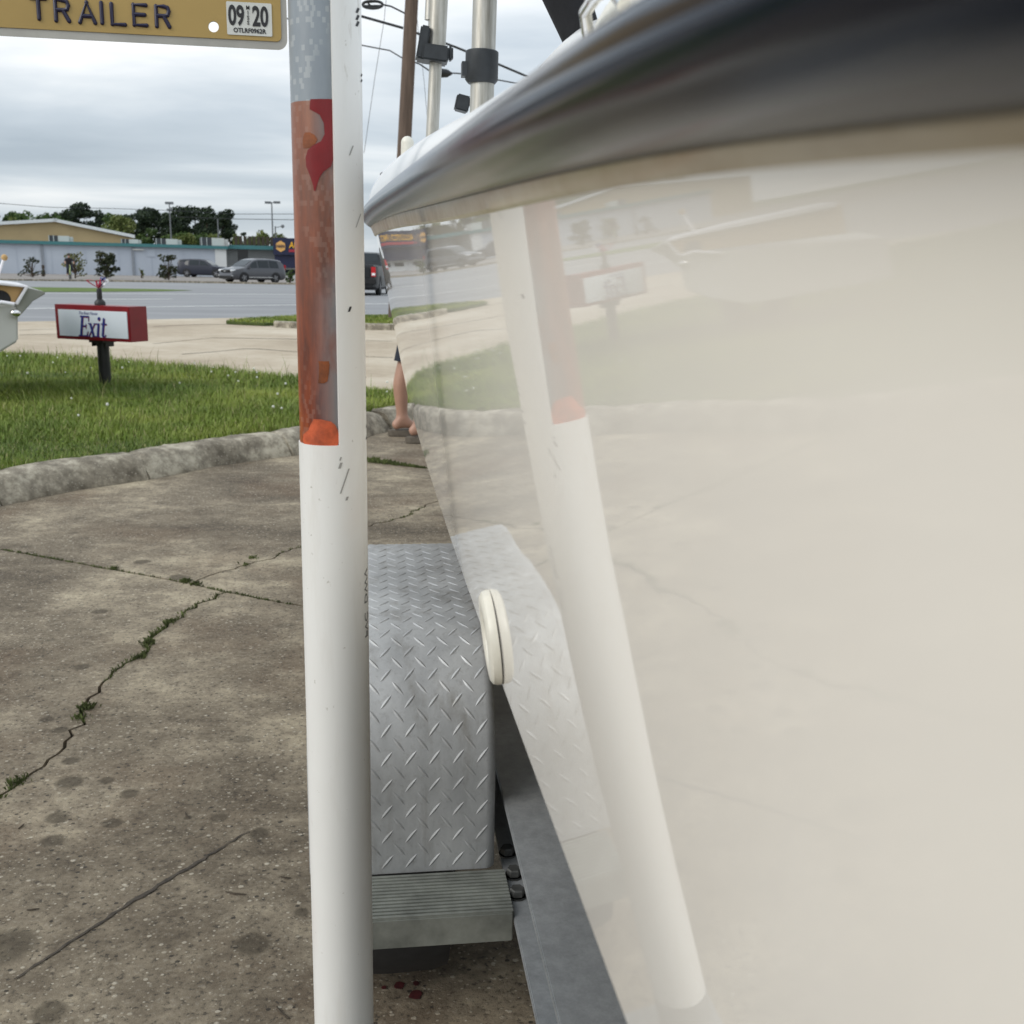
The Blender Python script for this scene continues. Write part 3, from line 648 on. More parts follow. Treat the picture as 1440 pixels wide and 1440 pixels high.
slv.grid(outr, True); slv.grid(inr, True, True); slv.grid([outr[-1], inr[-1]], True); slv.grid([outr[0], inr[0]], True, True)
sleeve = tag(slv.build('plastic_sleeve', 'pvc', post, smooth=True, angle=40), 'white plastic pipe sleeve around the guide post')
h2 = MB(); A0, A1 = R(-77), R(77); orow, irow = [], []
for i in range(13):
    z = CUT-.004+(1.5-CUT)*i/12; o_, n_ = sleeve_rows(z, A0, A1, 30); orow.append(o_); irow.append(n_)
h2.grid(orow); h2.grid(irow, flip=True); h2.grid([[a[0], c[0]] for a, c in zip(orow, irow)]); h2.grid([[a[-1], c[-1]] for a, c in zip(orow, irow)]); h2.grid([orow[-1], irow[-1]])
h2.build('split_sleeve', 'pvc', post, smooth=True, angle=40)
# film patches, scrapes and the orange paint on the tube: outline rows (y, left, right) laid round the cylinder
def wrap(rows_px, name, mat, rad=SR+.0004, cx=SX, n=8, par=post):
    mb = MB(); rows = []
    for (y, xl, xr) in rows_px:
        row = []
        for i in range(n+1):
            q = atY(xl+(xr-xl)*i/n, y, PY-.016); dx_ = max(-.999, min(.999, (q.x-cx)/rad)); row.append((cx+rad*dx_, PY-rad*math.sqrt(1-dx_*dx_), q.z))
        rows.append(row)
    mb.grid(rows); return mb.build(name, mat, par, smooth=True)
wrap([(141, 437, 470), (150, 436, 471), (155, 436, 471), (163, 450, 471), (175, 456, 471), (190, 457, 471), (200, 452, 471), (206, 440, 471), (212, 433, 471), (222, 430, 470), (235, 431, 466), (242, 434, 456), (250, 437, 450), (262, 441, 446), (269, 442, 444)], 'red_film', 'red_film')
wrap([(187, 429, 436), (191, 427, 443), (197, 426, 447), (203, 426, 444), (209, 427, 435)], 'rust_patch', 'rust_brown', SR+.0003)
wrap([(507, 448, 463), (512, 449, 464), (524, 449, 463), (535, 448, 461), (538, 448, 456)], 'rust_patch', 'rust_brown', SR+.0003)
wrap([(588, 441, 452), (591, 440, 466), (596, 437, 472), (604, 434, 476), (612, 426, 477), (620, 425.5, 477), (625, 427, 475), (627, 434, 466)], 'orange_paint', 'orange_paint', SR+.0012, n=12)
# printing and scuffs on the sleeve
tm = text_mb('PVC  DWV', .0075, .00015, 0, 0, 'LEFT')
def onpipe(v):
    a = R(-4) - (v.y)/CR*1.0; rr_ = CR+.0002+v.z
    return Vector((CX+rr_*math.cos(-a-R(16)), PY-rr_*math.sin(-a*-1+R(16))*1.0, .86+v.x*1.6))
def onpipe2(v):
    a = R(-28) + v.y/CR; rr_ = CR+.0002+v.z; return Vector((CX+rr_*math.cos(a), PY+rr_*math.sin(a), .83+v.x*1.5))
M('faded_ink', (.16, .16, .155), .6)
xf(tm, onpipe2).build('sleeve_print', 'faded_ink', sleeve)
def scuff(y, xl, xr, hgt, mat='black_ink', name='scuff', par=sleeve):
    mb = MB(); rows = []
    for t in (0, .5, 1):
        row = []
        for u in (0, .5, 1):
            q = atY(xl+(xr-xl)*u+(1-t)*hgt*.35, y+t*hgt, PY-.016); rad = CR+.0003; d_ = max(-.999, min(.999, (q.x-CX)/rad)); row.append((CX+rad*d_, PY-rad*math.sqrt(1-d_*d_), q.z))
        rows.append(row)
    mb.grid(rows); mb.build(name, mat, par)
scuff(431, 489.5, 492.5, 7)
for y in (8, 18, 27): scuff(y, 500, 503, 8)
for y in (99, 107, 430, 441, 455, 470, 515, 530, 553, 563, 574, 600, 617): scuff(y, 514.3 if y > 300 else 507, 516.3 if y > 300 else 508.5, 4.5)
M('grey_scuff', (.33, .32, .30), .7)
scuff(640, 477.5, 479.5, 5, 'grey_scuff'); scuff(648, 476, 479.5, 8, 'grey_scuff'); scuff(657, 478.3, 480.3, 34, 'grey_scuff'); scuff(696, 486, 489, 5, 'grey_scuff'); scuff(205, 491, 492.6, 14, 'grey_scuff'); scuff(300, 500, 501, 20, 'grey_scuff')
# license plate
PYL = .93; pr = atY(404.5, 71, PYL); pl_ = atY(0, 50.5, PYL); pang = math.atan2(pr.z-pl_.z, pr.x-pl_.x)
ps = (Vector((pr.x, 0, pr.z))-Vector((pl_.x, 0, pl_.z))).length/404.5     # metres a photo pixel along the plate
PW, PH = .305, .152
rotp = Matrix.Rotation(-pang, 3, 'Y')
def plp(u, w, d=0): return Vector((pr.x, PYL, pr.z)) + rotp @ Vector((u-PW, -d, w))      # u from the left edge, w up, d towards the camera
def rrect(x0, y0, x1, y1, r_, n=6):
    o_ = []
    for cx_, cy_, a0 in ((x1-r_, y0+r_, -90), (x1-r_, y1-r_, 0), (x0+r_, y1-r_, 90), (x0+r_, y0+r_, 180)):
        for i in range(n+1): a = R(a0+90*i/n); o_.append((cx_+r_*math.cos(a), cy_+r_*math.sin(a)))
    return o_
def px2pl(x, y): q = atY(x, y, PYL-.001); d = rotp.inverted() @ (q-Vector((pr.x, PYL, pr.z))); return d.x+PW, d.z
hx_, hy_ = px2pl(300.5, 38); hr = .0042
def plate_face(outline, d0, d1, hole=True):
    bm = bmesh.new(); n = len(outline)
    mb = MB()
    # face with a round hole: bridge by splitting into two n-gons through the hole
    if hole:
        k = 16; hp = [(hx_+hr*math.cos(2*PI*i/k), hy_+hr*math.sin(2*PI*i/k)) for i in range(k)]
        iB = min(range(n), key=lambda i: abs(outline[i][0]-hx_)+(0 if outline[i][1] < hy_ else 9)); iT = min(range(n), key=lambda i: abs(outline[i][0]-hx_)+(0 if outline[i][1] > hy_ else 9))
    for d in (d0, d1):
        vs = [plp(x, y, d) for x, y in outline]
        if hole:
            vs += [plp(x, y, d) for x, y in hp]; o_ = len(mb.v); mb.v += [tuple(v) for v in vs]
            right = [i % n for i in range(iB, iB+n) if True]; path1 = []; i = iB
            while True:
                path1.append(i)
                if i == iT: break
                i = (i+1) % n
            path2 = []; i = iT
            while True:
                path2.append(i)
                if i == iB: break
                i = (i+1) % n
            hb_, ht_ = 12, 4        # bottom and top vertices of the hole
            rightside = [n+(ht_-j) % k for j in range(0, 9)]; leftside = [n+(hb_-j) % k for j in range(0, 9)]
            mb.f.append(tuple(o_+j for j in path1+rightside)); mb.f.append(tuple(o_+j for j in path2+leftside))
        else: mb.add(vs, [tuple(range(n))])
    m_ = len(mb.v)//2
    for i in range(n): mb.f.append((i, (i+1) % n, m_+(i+1) % n, m_+i))
    if hole:
        for i in range(16): mb.f.append((n+i, n+(i+1) % 16, m_+n+(i+1) % 16, m_+n+i))
    bm.free(); return mb
def dens(o_, n=40):
    r_ = []
    for a, c in zip(o_, o_[1:]+o_[:1]):
        L_ = math.hypot(c[0]-a[0], c[1]-a[1]); k = max(1, int(L_/.004)); r_ += [ln(a, c, i/k) for i in range(k)]
    return r_
plate = tag(plate_face(dens(rrect(0, 0, PW, PH, .008)), 0, .001).build('license_plate', 'plate_metal', tr), 'gold trailer license plate with registration sticker')
gx1, gy0 = px2pl(396, 59)
plate_face(dens(rrect(.006, gy0, gx1, PH-.007, .004)), .0012, .0022).build('plate_face', 'plate_gold', plate)
def strokes(paths, r_, name, mat, par, fn, h_=.0012):
    mb = MB()
    for p in paths:
        mb.tube([fn(x, y) for x, y in p], r_, 8)
        for q in p: mb.ball(fn(*q), r_*1.0, 8, 6)
    return mb.build(name, mat, par, smooth=True)
GL = {'T': [[(-.45, 1), (.45, 1)], [(0, 1), (0, 0)]], 'R': [[(-.4, 0), (-.4, 1), (.1, 1), (.32, .95), (.4, .77), (.32, .58), (.1, .53), (-.4, .53)], [(.05, .53), (.4, 0)]],
      'A': [[(-.45, 0), (0, 1), (.45, 0)], [(-.28, .32), (.28, .32)]], 'I': [[(0, 0), (0, 1)]], 'L': [[(-.35, 1), (-.35, 0), (.4, 0)]], 'E': [[(.4, 1), (-.38, 1), (-.38, 0), (.4, 0)], [(-.38, .52), (.3, .52)]]}
for ch, x, y0, wd in (('T', 56, 27, 20), ('R', 89, 30, 20), ('A', 124, 32.5, 21), ('I', 144.5, 33, 9), ('L', 167, 35, 21), ('E', 198, 36, 20), ('R', 230, 38, 20)):
    u, w = px2pl(x, y0); sh = .0 
    hh = 27*ps; ww = wd*ps
    strokes([[(px_*ww/.9, py_*hh) for px_, py_ in p] for p in GL[ch]], .00165, 'letter', 'plate_ink', plate, lambda a, c: plp(u+a, w+c, .0026))
s0, t0 = px2pl(320, 49); s1, t1 = px2pl(382, 6)
sw_, sh_ = s1-s0, t1-t0
sk = MB(); o_ = rrect(s0, t0, s1, t1, .001, 3); sk.add([plp(x, y, .0024) for x, y in o_]+[plp(x, y, .0029) for x, y in o_], [tuple(range(len(o_))), tuple(range(len(o_), 2*len(o_)))]+[(i, (i+1) % len(o_), len(o_)+(i+1) % len(o_), len(o_)+i) for i in range(len(o_))])
stk = sk.build('sticker', 'sticker_silver', plate)
def plate_text(s, u, w, size, xs, bold=.0, name='sticker_print'):
    t = text_mb(s, size, .0001, 0, bold, 'CENTER', xs); xf(t, lambda v: plp(u+v.x, w+v.y, .0032+v.z)).build(name, 'black_ink', stk)
plate_text('09', s0+sw_*.215, t0+sh_*.31, sh_*.83, .62, .0006); plate_text('20', s0+sw_*.745, t0+sh_*.31, sh_*.83, .62, .0006)
for i, ch in enumerate('MISS'): plate_text(ch, s0+sw_*.475, t0+sh_*(.78-i*.15), sh_*.17, .9, .0001)
plate_text('OTLRF0962R', s0+sw_*.5, t0+sh_*.08, sh_*.19, .98, .00012)
MB().b2((pr.x-.2, PYL+.0015, pr.z+.09), (pr.x-.1, PYL+.004, pr.z+.14)).build('plate_bracket', 'galvanised', tr)
MB().tube([(pr.x-.15, PYL+.004, pr.z+.115), (pr.x-.02, PYL+.01, pr.z+.115), (SX, PY+.02, pr.z+.115)], .008, 8).build('plate_arm', 'galvanised', tr)

# ================================================================== BOAT
XC = 1.276
bt = thing('boat', (XC, 2.2, .6), 'white hulled boat with navy rub rail resting on the trailer', 'boat')
Xr = pch([-.8, 0, .146, .358, .682, 1.05, 1.6, 2.2, 2.6, 3.2, 4.0, 4.7, 5.2, 5.45], [.069, .0503, .0471, .0423, .0348, .0263, .012, -.002, -.003, .04, .23, .60, .97, XC-.02])
Hr = pch([-.8, -.2, 0, .076, .146, .243, .358, .682, 1.05, 2.4, 4.2, 5.45], [-.03, -.003, .0072, .0128, .0180, .0232, .0278, .0400, .0537, .091, .15, .22])
Xc = pch([-.8, 0, .26, .45, .85, 1.4, 2.0, 2.5, 3.2, 4.0, 4.7, 5.15, 5.4], [.1035, .0822, .0755, .0712, .0645, .0608, .0622, .0725, .15, .40, .78, 1.08, XC-.02])
Zc = pch([-.8, 1, 2.5, 3.4, 4.4, 5.4], [.873, .873, .876, .895, .97, 1.10])
Zk = pch([-.8, 3, 4.2, 5.4], [.62, .62, .70, 1.05])
ovh = pch([-.8, .3, 1.5, 3, 5.4], [.004, .005, .009, .018, .03])
Rh = pch([-.8, .3, .7, 1.2, 2.4, 5.4], [.0215, .022, .026, .030, .042, .05])
coveh = pch([-.8, 0, .07, .36, 1.05, 2.4, 5.4], [.002, .002, .0026, .007, .013, .020, .03])
def stations():
    y = -.8; o_ = []
    while y < 5.44:
        o_.append(y); y += .02
    return o_+[5.44]
YS = stations()
def hull_pts(y):
    xr, zr = Xr(y), CH+Hr(y); xc_, zc_ = Xc(y), Zc(y); xt, zt = xr+ovh(y), zr-coveh(y)
    side = []
    for i in range(15):
        t = i/14; bulge = .0016*math.sin(PI*t); side.append((xc_+(xt-xc_)*t-bulge, zc_+.006+(zt-zc_-.006)*t))
    low = [(XC, Zk(y)), (xc_+(XC-xc_)*.5, Zk(y)+(zc_-Zk(y))*.52), (xc_+.05, zc_-.018), (xc_+.012, zc_-.009), (xc_+.004, zc_-.004), (xc_+.0008, zc_)]
    return low, side, (xt, zt), (xr, zr)
def both(name, rows_fn, mat, par, angle=30):
    mb = MB(); rows = [rows_fn(y) for y in YS]
    mb.grid([[(x, y, z) for x, z in r_] for r_, y in zip(rows, YS)]); mb.grid([[(2*XC-x, y, z) for x, z in r_] for r_, y in zip(rows, YS)], flip=True)
    return mb.build(name, mat, par, smooth=True, angle=angle)
hm = MB(); rows = [hull_pts(y)[0]+hull_pts(y)[1] for y in YS]
hm.grid([[(x, y, z) for x, z in r_] for r_, y in zip(rows, YS)]); hm.grid([[(2*XC-x, y, z) for x, z in r_] for r_, y in zip(rows, YS)], flip=True)
tw = rows[0]; hm.add([(x, -.8, z) for x, z in tw]+[(2*XC-x, -.8, z) for x, z in tw[::-1]], [tuple(range(2*len(tw)))])
hull = tag(hm.build('hull', 'gelcoat', bt, smooth=True, angle=28), 'glossy off-white hull side mirroring the post and grass')
both('rail_flange', lambda y: [hull_pts(y)[2], (hull_pts(y)[2][0]-ovh(y)*.3, hull_pts(y)[2][1]+.0015), (hull_pts(y)[3][0]+.002, hull_pts(y)[3][1]-.0005), (hull_pts(y)[3][0]+.004, hull_pts(y)[3][1]+.004)], 'cove_reflected_tan', hull)
def railp(y):
    x, z = Xr(y)+.002, CH+Hr(y); h_ = Rh(y); w = .016+.004*min(1, max(0, y/1.5)); o_ = []
    for i in range(17):
        a = -PI/2+PI*i/16; cx_ = math.cos(a); sx_ = math.sin(a); o_.append((x-w*abs(cx_)**(1.35 if sx_ < 0 else .8), z+h_*.55+(h_*.55 if sx_ < 0 else h_*.45)*math.copysign(abs(sx_)**(1.15 if sx_ < 0 else .85), sx_)))
    return o_
tag(both('rub_rail', railp, 'navy_rail', bt, 60), 'thick navy rub rail along the gunwale')
CAPK = pch([-.8, .3, .7, 1.2, 2.4, 5.45], [.30, .32, .62, .95, 1.3, 1.4])
def capp(y):
    x, z = Xr(y), CH+Hr(y)+Rh(y); k = CAPK(y)
    return [(x+.004, z-.004), (x-.003, z+.0005), (x-.003, z+.006*k), (x, z+.016*k), (x+.005, z+.028*k), (x+.014, z+.039*k), (x+.03, z+.047*k), (x+.06, z+.052*k), (x+.2, z+.055*k), ((x+.2+XC)/2 if x+.2 < XC else XC, z+.055*k), (XC, z+.057*k)]
def capp2(y): return [(min(a, XC), c) for a, c in capp(y)]
deck = both('deck', capp2, 'gelcoat_deck', bt, 50)
deckz = lambda y: CH+Hr(y)+Rh(y)+.055*CAPK(y)
# rounded coaming beside the stern seat
def lump(cx_, cy_, z0, lx, ly, hz, name, mat, par, pw=2.6, n=28, m_=10):
    rows = []
    for i in range(m_+1):
        t = i/m_*PI/2; rr_ = math.cos(t)**(2/pw); row = []
        for k in range(n):
            a = 2*PI*k/n; ca, sa = math.cos(a), math.sin(a); row.append((cx_+lx*rr_*math.copysign(abs(ca)**(2/pw), ca), cy_+ly*rr_*math.copysign(abs(sa)**(2/pw), sa), z0+hz*math.sin(t)**(2/pw)))
        rows.append(row)
    return MB().grid(rows, True).build(name, mat, par, smooth=True, angle=60)
qc = atY(775, 50, .80)
lump(qc.x+.05, .80, deckz(.8)-.03, .075, .24, qc.z-deckz(.8)+.03, 'coaming', 'gelcoat_deck', bt)
# folding cleat on the gunwale
q0 = atY(812, 30, .44)
cl = lump(q0.x+.022, .44, deckz(.44)-.02, .018, .075, q0.z-deckz(.44)+.034, 'cleat_base', 'white_plastic', bt, 2.2)
MB().tube([(q0.x+.006, .445, q0.z-.006), (q0.x+.003, .44, q0.z+.0035), (q0.x+.003, .42, q0.z+.0045), (q0.x+.003, .395, q0.z+.0025), (q0.x+.006, .385, q0.z-.006)], .0026, 10).build('cleat_bar', 'chrome', cl, smooth=True)
# rolled black canvas boot leaning up from the deck
ka, kb_ = atY(822, 62, 1.5), atY(776, -60, 1.5); kd = (kb_-ka).normalized(); k0 = ka+kd*((deckz(1.5)-.02-ka.z)/kd.z)
MB().tube([k0, ka, ka.lerp(kb_, .5), kb_, kb_+kd*.35, kb_+kd*.7, kb_+kd*.74], [.020, .026, .031, .036, .036, .030, .008], 20).build('canvas_boot', 'black_canvas', bt, smooth=True, angle=60)
# aluminium tower legs with clamps
def leg(px0, py0, px1, py1, Y, r_, mat='anodised_tube', zb=None):
    a, c = atY(px0, py0, Y), atY(px1, py1, Y); d = (a-c).normalized(); zb = zb or deckz(Y)-.01; b_ = c+d*((zb-c.z)/d.z); t = a+d*.9
    return MB().tube([b_, t], r_, 20).build('tower_leg', mat, bt, smooth=True, angle=50), b_, d
l1, b1, d1 = leg(615, 40, 608, 185, 2.05, .0118)
p80 = atY(613, 78, 2.05)
MB().tube([p80+d1*.004, p80+d1*.9], .0172, 20).build('outer_tube', 'anodised_tube', l1, smooth=True, angle=50)
MB().tube([p80+d1*.06+Vector((-.016, 0, 0)), p80+d1*.9+Vector((-.016, 0, 0))], .008, 16).build('side_tube', 'anodised_tube', l1, smooth=True, angle=50)
MB().box(p80+Vector((-.002, -.004, 0)), (.048, .05, .028), 0, 0, R(5)).box(p80+Vector((-.024, 0, .018)), (.018, .045, .058), 0, 0, R(10)).box(p80+Vector((.026, -.01, .002)), (.010, .02, .024)).build('clamp', 'black_plastic', l1, bevel=.003)
l2, b2_, d2 = leg(682, 0, 680, 66, 1.62, .0178)
q1 = atY(677, 118, 1.62); q2 = atY(678, 72, 1.62)
MB().tube([q1, q1+(q2-q1)*.12, q2-(q2-q1)*.03, q2], [.020, .0245, .0245, .023], 28).box((q1+q2)/2+Vector((-.026, 0, -.004)), (.008, .02, .02)).build('leg_collar', 'black_plastic', l2, smooth=True, angle=40)
MB().tube([q1+Vector((0, 0, .004)), Vector((q1.x+.006, 1.62, deckz(1.62)-.01))], .010, 12).build('leg_pin', 'black_plastic', l2)
qb = atY(650, 146, 1.9); MB().box(qb, (.024, .03, .026), 0, 0, R(12)).box(qb+Vector((.022, .0, .0)), (.02, .02, .014), 0, 0, R(35)).tube([qb+Vector((.02, 0, 0)), (qb.x+.06, 1.9, deckz(1.9)-.01)], .006, 8).build('rod_holder', 'black_plastic', bt, bevel=.003)
qb = atY(573, 208, 2.7); MB().tube([(qb.x, 2.7, deckz(2.7)-.02), (qb.x, 2.7, qb.z+.012)], [.018, .016], 16).ball((qb.x, 2.7, qb.z+.012), .016, 14, 8).build('bow_light', 'white_plastic', bt, smooth=True)
qb = atY(542, 251, 3.1); MB().box(qb, (.03, .05, .03)).tube([qb, (qb.x+.03, 3.1, deckz(3.1)-.01)], .008, 8).build('rod_holder', 'black_plastic', bt, bevel=.004)
# through-hull drain fitting: a white flange on the hull just above the chine
def hullx(y, z):
    lo, sd, tp, rl = hull_pts(y)
    for a, c in zip(sd[:-1], sd[1:]):
        if a[1] <= z <= c[1]: return a[0]+(c[0]-a[0])*(z-a[1])/(c[1]-a[1])
    return sd[0][0]
ty, tz = .545, .8985; hx0 = hullx(ty, tz); flare = math.atan2(hullx(ty, tz-.02)-hullx(ty, tz+.02), .04)
tf = MB(); tf.lathe([(.0, -.0025), (.0135, -.0025), (.0145, -.0050), (.0165, -.0062), (.0240, -.0060), (.0262, -.0046), (.0270, -.0024), (.0270, -.0002)], (0, 0, 0), 40, 'X')
rt = Matrix.Rotation(-flare, 3, 'Y')
xf(tf, lambda v: Vector((hx0, ty, tz)) + rt @ v).build('drain_fitting', 'white_plastic', bt, smooth=True, angle=35)

# ================================================================== EXIT SIGN
M('sign_red', (.20, .006, .012), .35, 0, .12, 8); M('sign_white', (.70, .75, .80), .6, 0, .03, 4); M('sign_blue', (.018, .03, .20), .4); M('sign_shadow', (.22, .01, .03), .4)
M('black_paint', (.012, .011, .011), .45, 0, .4, 20, .2, 80); M('rust', (.14, .05, .02), .9)
sb = g(149, 546, .04); sd_ = math.hypot(sb.x, sb.y)
sg = thing('exit_sign', sb, 'small red framed exit sign on a black post in the grass', 'sign', rz=R(-29))
sc_ = far(149, 453.5, sd_); zc0 = sc_.z-sb.z; SW, SD, SH = .80, .215, .292
MB().box((0, 0, zc0), (SW, SD, SH)).build('cabinet', 'sign_red', sg, local=True, bevel=.004)
px0, px1 = -SW/2+.042, SW/2-.022; pz0, pz1 = zc0-SH/2+.028, zc0+SH/2-.042
face = MB().box(((px0+px1)/2, -SD/2-.003, (pz0+pz1)/2), (px1-px0, .006, pz1-pz0)).build('sign_face', 'sign_white', sg, local=True)
def glyph(polys, sx, sz, shear, ox, oz, d, mat, par, name):
    mb = MB()
    for i, p in enumerate(polys):
        n = len(p); y = -SD/2-.0062-d-.00012*i; vs = [(ox+(a+c*shear)*sx, y, oz+c*sz) for a, c in p]
        mb.add(vs+[(v[0], y+.001, v[2]) for v in vs], [tuple(range(n)), tuple(range(2*n-1, n-1, -1))]+[(k, (k+1) % n, n+(k+1) % n, n+k) for k in range(n)])
    return mb.build(name, mat, par, local=True, fix=False)
def rc_(x0, z0, x1, z1): return [(x0, z0), (x1, z0), (x1, z1), (x0, z1)]
G = {'E': [rc_(.10, 0, .25, 1), rc_(0, 0, .10, .05), rc_(0, .95, .10, 1), rc_(.25, .94, .66, 1), [(.60, .94), (.66, .94), (.66, .74), (.63, .74)], rc_(.25, .48, .50, .54), rc_(.46, .40, .50, .62), rc_(.25, 0, .64, .06), [(.58, .06), (.64, .06), (.68, .27), (.65, .27)]],
     'x': [[(.05, .66), (.20, .66), (.55, 0), (.40, 0)], [(.44, .66), (.51, .66), (.14, 0), (.07, 0)], rc_(0, .62, .24, .66), rc_(.38, .62, .58, .66), rc_(.0, 0, .20, .04), rc_(.34, 0, .60, .04)],
     'i': [rc_(.10, .0, .24, .66), rc_(.02, .62, .10, .66), rc_(.02, 0, .10, .04), rc_(.24, 0, .32, .04), [(.10, .82), (.24, .82), (.27, .89), (.24, .96), (.10, .96), (.07, .89)]],
     't': [rc_(.10, .08, .24, .92), rc_(0, .61, .40, .67), [(.10, .08), (.16, 0), (.34, 0), (.42, .12), (.38, .14), (.31, .06), (.24, .08)]]}
cx_ = -.15
for ch, wd in (('E', .62), ('x', .56), ('i', .34), ('t', .42)):
    glyph(G[ch], .150, .172, .20, cx_+.004, pz0-.004, 0, 'sign_shadow', face, 'letter_shadow'); glyph(G[ch], .150, .172, .20, cx_, pz0+.004, .0016, 'sign_blue', face, 'letter'); cx_ += wd*.150*1.02
t = text_mb('The Boat House', .036, .0004, .45, .0002, 'CENTER', .86); xf(t, lambda v: Vector((-.035+v.x, -SD/2-.0066-v.z, pz1-.036+v.y))).build('name_line', 'sign_blue', face, local=True)
MB().tube([(0, 0, -.1), (0, 0, zc0-SH/2)], .050, 20).build('post', 'black_paint', sg, local=True, smooth=True, angle=50)
MB().b2((-.075, -.08, zc0-SH/2-.02), (.075, .08, zc0-SH/2+.002)).box((-.07, 0, zc0-SH/2-.035), (.012, .1, .04)).box((.07, 0, zc0-SH/2-.035), (.012, .1, .04)).build('bracket', 'black_paint', sg, local=True)
MB().lathe([(0, 0), (.045, 0), (.045, .025), (.03, .045), (.022, .05), (.022, .12), (.018, .14), (0, .14)], (0, 0, zc0+SH/2), 18).build('post_cap', 'black_paint', sg, local=True, smooth=True, angle=50)
M('ribbon_red', (.45, .02, .05), .3, 0, .1); M('ribbon_white', (.8, .78, .80), .3); M('ribbon_blue', (.03, .04, .2), .3)
rb0 = Vector(sb)+Vector((0, 0, zc0+SH/2+.14)); rib = thing('ribbon_bow', rb0, 'shiny red and white ribbon bow tied atop the exit sign post', 'ribbon')
rw2 = random.Random(4)
for i in range(13):
    a = rw2.uniform(0, 2*PI); el = rw2.uniform(-.1, 1.3); d = Vector((math.cos(a)*math.cos(el)*.7+.35, math.sin(a)*math.cos(el)*.6, math.sin(el))); L_ = rw2.uniform(.03, .075); s_ = d.cross(Vector((.2, .3, .9))).normalized()*rw2.uniform(.006, .012)
    if i == 0: d = Vector((-.9, .1, .35)); L_ = .09
    rows = []
    for k in range(7):
        t_ = k/6; p = d*L_*math.sin(PI*min(1, t_*.95))+Vector((0, 0, .05*t_)) + d*L_*.35*t_; tw_ = s_.copy(); tw_.rotate(Matrix.Rotation(t_*2.0, 3, d.normalized())); rows.append([rb0+p-tw_, rb0+p+tw_])
    mb = MB(); mb.grid(rows); mb.build('ribbon_loop', ('ribbon_red', 'ribbon_white', 'ribbon_red', 'ribbon_white', 'ribbon_blue')[i % 5], rib, smooth=True)

# ================================================================== SECOND BOAT beside the sign
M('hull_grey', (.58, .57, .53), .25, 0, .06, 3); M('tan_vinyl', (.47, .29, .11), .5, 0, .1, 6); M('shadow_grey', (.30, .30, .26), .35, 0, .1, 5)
DK = 8.3; kb = far(-60, 500, DK); sk_ = thing('skiff', (kb.x, kb.y, 0), 'pale grey skiff with tan bow panel beside the exit sign', 'boat')
vdir = Vector((kb.x, kb.y, 0)).normalized(); ldir = Vector((vdir.y, -vdir.x, 0))
def ex(pts, d0, d1, name, mat, par=sk_, bevel=.006, inset=1.0):
    n = len(pts); v0 = [far(x, y, DK)+vdir*d0 for x, y in pts]; c_ = sum(v0, Vector())/n; v1 = [c_+(v-c_)*inset+vdir*(d1-d0) for v in v0]
    return MB().add(v0+v1, [tuple(range(n))[::-1], tuple(range(n, 2*n))]+[(i, (i+1) % n, n+(i+1) % n, n+i) for i in range(n)]).build(name, mat, par, bevel=bevel)
ex([(-330, 452), (-160, 440), (-40, 431), (8, 428), (21, 429), (25, 441), (25.5, 480), (-6, 499), (-70, 520), (-330, 520)], 0, 1.5, 'hull', 'hull_grey', bevel=.012)
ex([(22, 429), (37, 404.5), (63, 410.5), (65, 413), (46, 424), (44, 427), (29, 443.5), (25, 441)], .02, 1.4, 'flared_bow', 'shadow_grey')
ex([(36, 402.5), (40, 403.5), (25, 429), (21, 427)], -.02, .05, 'bow_trim', 'ribbon_white', bevel=.003)
ex([(-260, 388), (-100, 396), (0, 398.5), (35, 403), (21, 427), (0, 425.5), (-260, 436)], .05, .12, 'bow_panel', 'tan_vinyl')
ex([(-250, 383), (-60, 392), (8, 398), (40, 402), (40, 404.5), (0, 401), (-250, 391)], .0, 1.3, 'gunwale', 'ribbon_white', bevel=.004)
pc_ = far(2, 421, DK)+vdir*.045; rr_ = 11*DK/1442; hb = MB(); kN = 20
hb.add([pc_+ldir*rr_*math.cos(2*PI*i/kN)+Vector((0, 0, rr_*math.sin(2*PI*i/kN))) for i in range(kN)]+[pc_-vdir*.004+ldir*rr_*.92*math.cos(2*PI*i/kN)+Vector((0, 0, rr_*.92*math.sin(2*PI*i/kN))) for i in range(kN)], [(i, (i+1) % kN, kN+(i+1) % kN, kN+i) for i in range(kN)]+[tuple(range(kN, 2*kN))]); hb.build('hatch_opening', 'rubber', sk_)
MB().tube([far(-40, 434, DK)-vdir*.03, far(2, 425, DK)-vdir*.03, far(20, 428, DK)-vdir*.03], .016, 10).build('rail', 'ribbon_white', sk_, smooth=True)
MB().ball(far(21, 440, DK)-vdir*.03, .032, 14, 10, (1.2, 1, .9)).build('nav_light', 'chrome', sk_, smooth=True)
MB().tube([far(-3, 396, DK)+vdir*.3, far(7.5, 366, DK)+vdir*.3], .010, 8).build('pole', 'ribbon_white', sk_)
MB().ball(far(9, 362, DK)+vdir*.3, .024, 10, 8).build('pole_tip', 'tan_vinyl', sk_, smooth=True)
w0 = far(-12, 505, DK)+vdir*.6
MB().lathe([(.10, -.08), (.19, -.09), (.27, -.08), (.29, 0), (.27, .08), (.19, .09), (.10, .08)], (w0.x-.35, w0.y, .30), 28, 'Y').build('trailer_tyre', 'rubber', sk_, smooth=True)
MB().tube([(w0.x-.35, w0.y-.1, .30), (w0.x-.35, w0.y+.9, .30)], .03, 8).box((w0.x-.35, w0.y+.4, .42), (.1, 1.0, .24)).build('trailer_axle', 'galvanised', sk_)

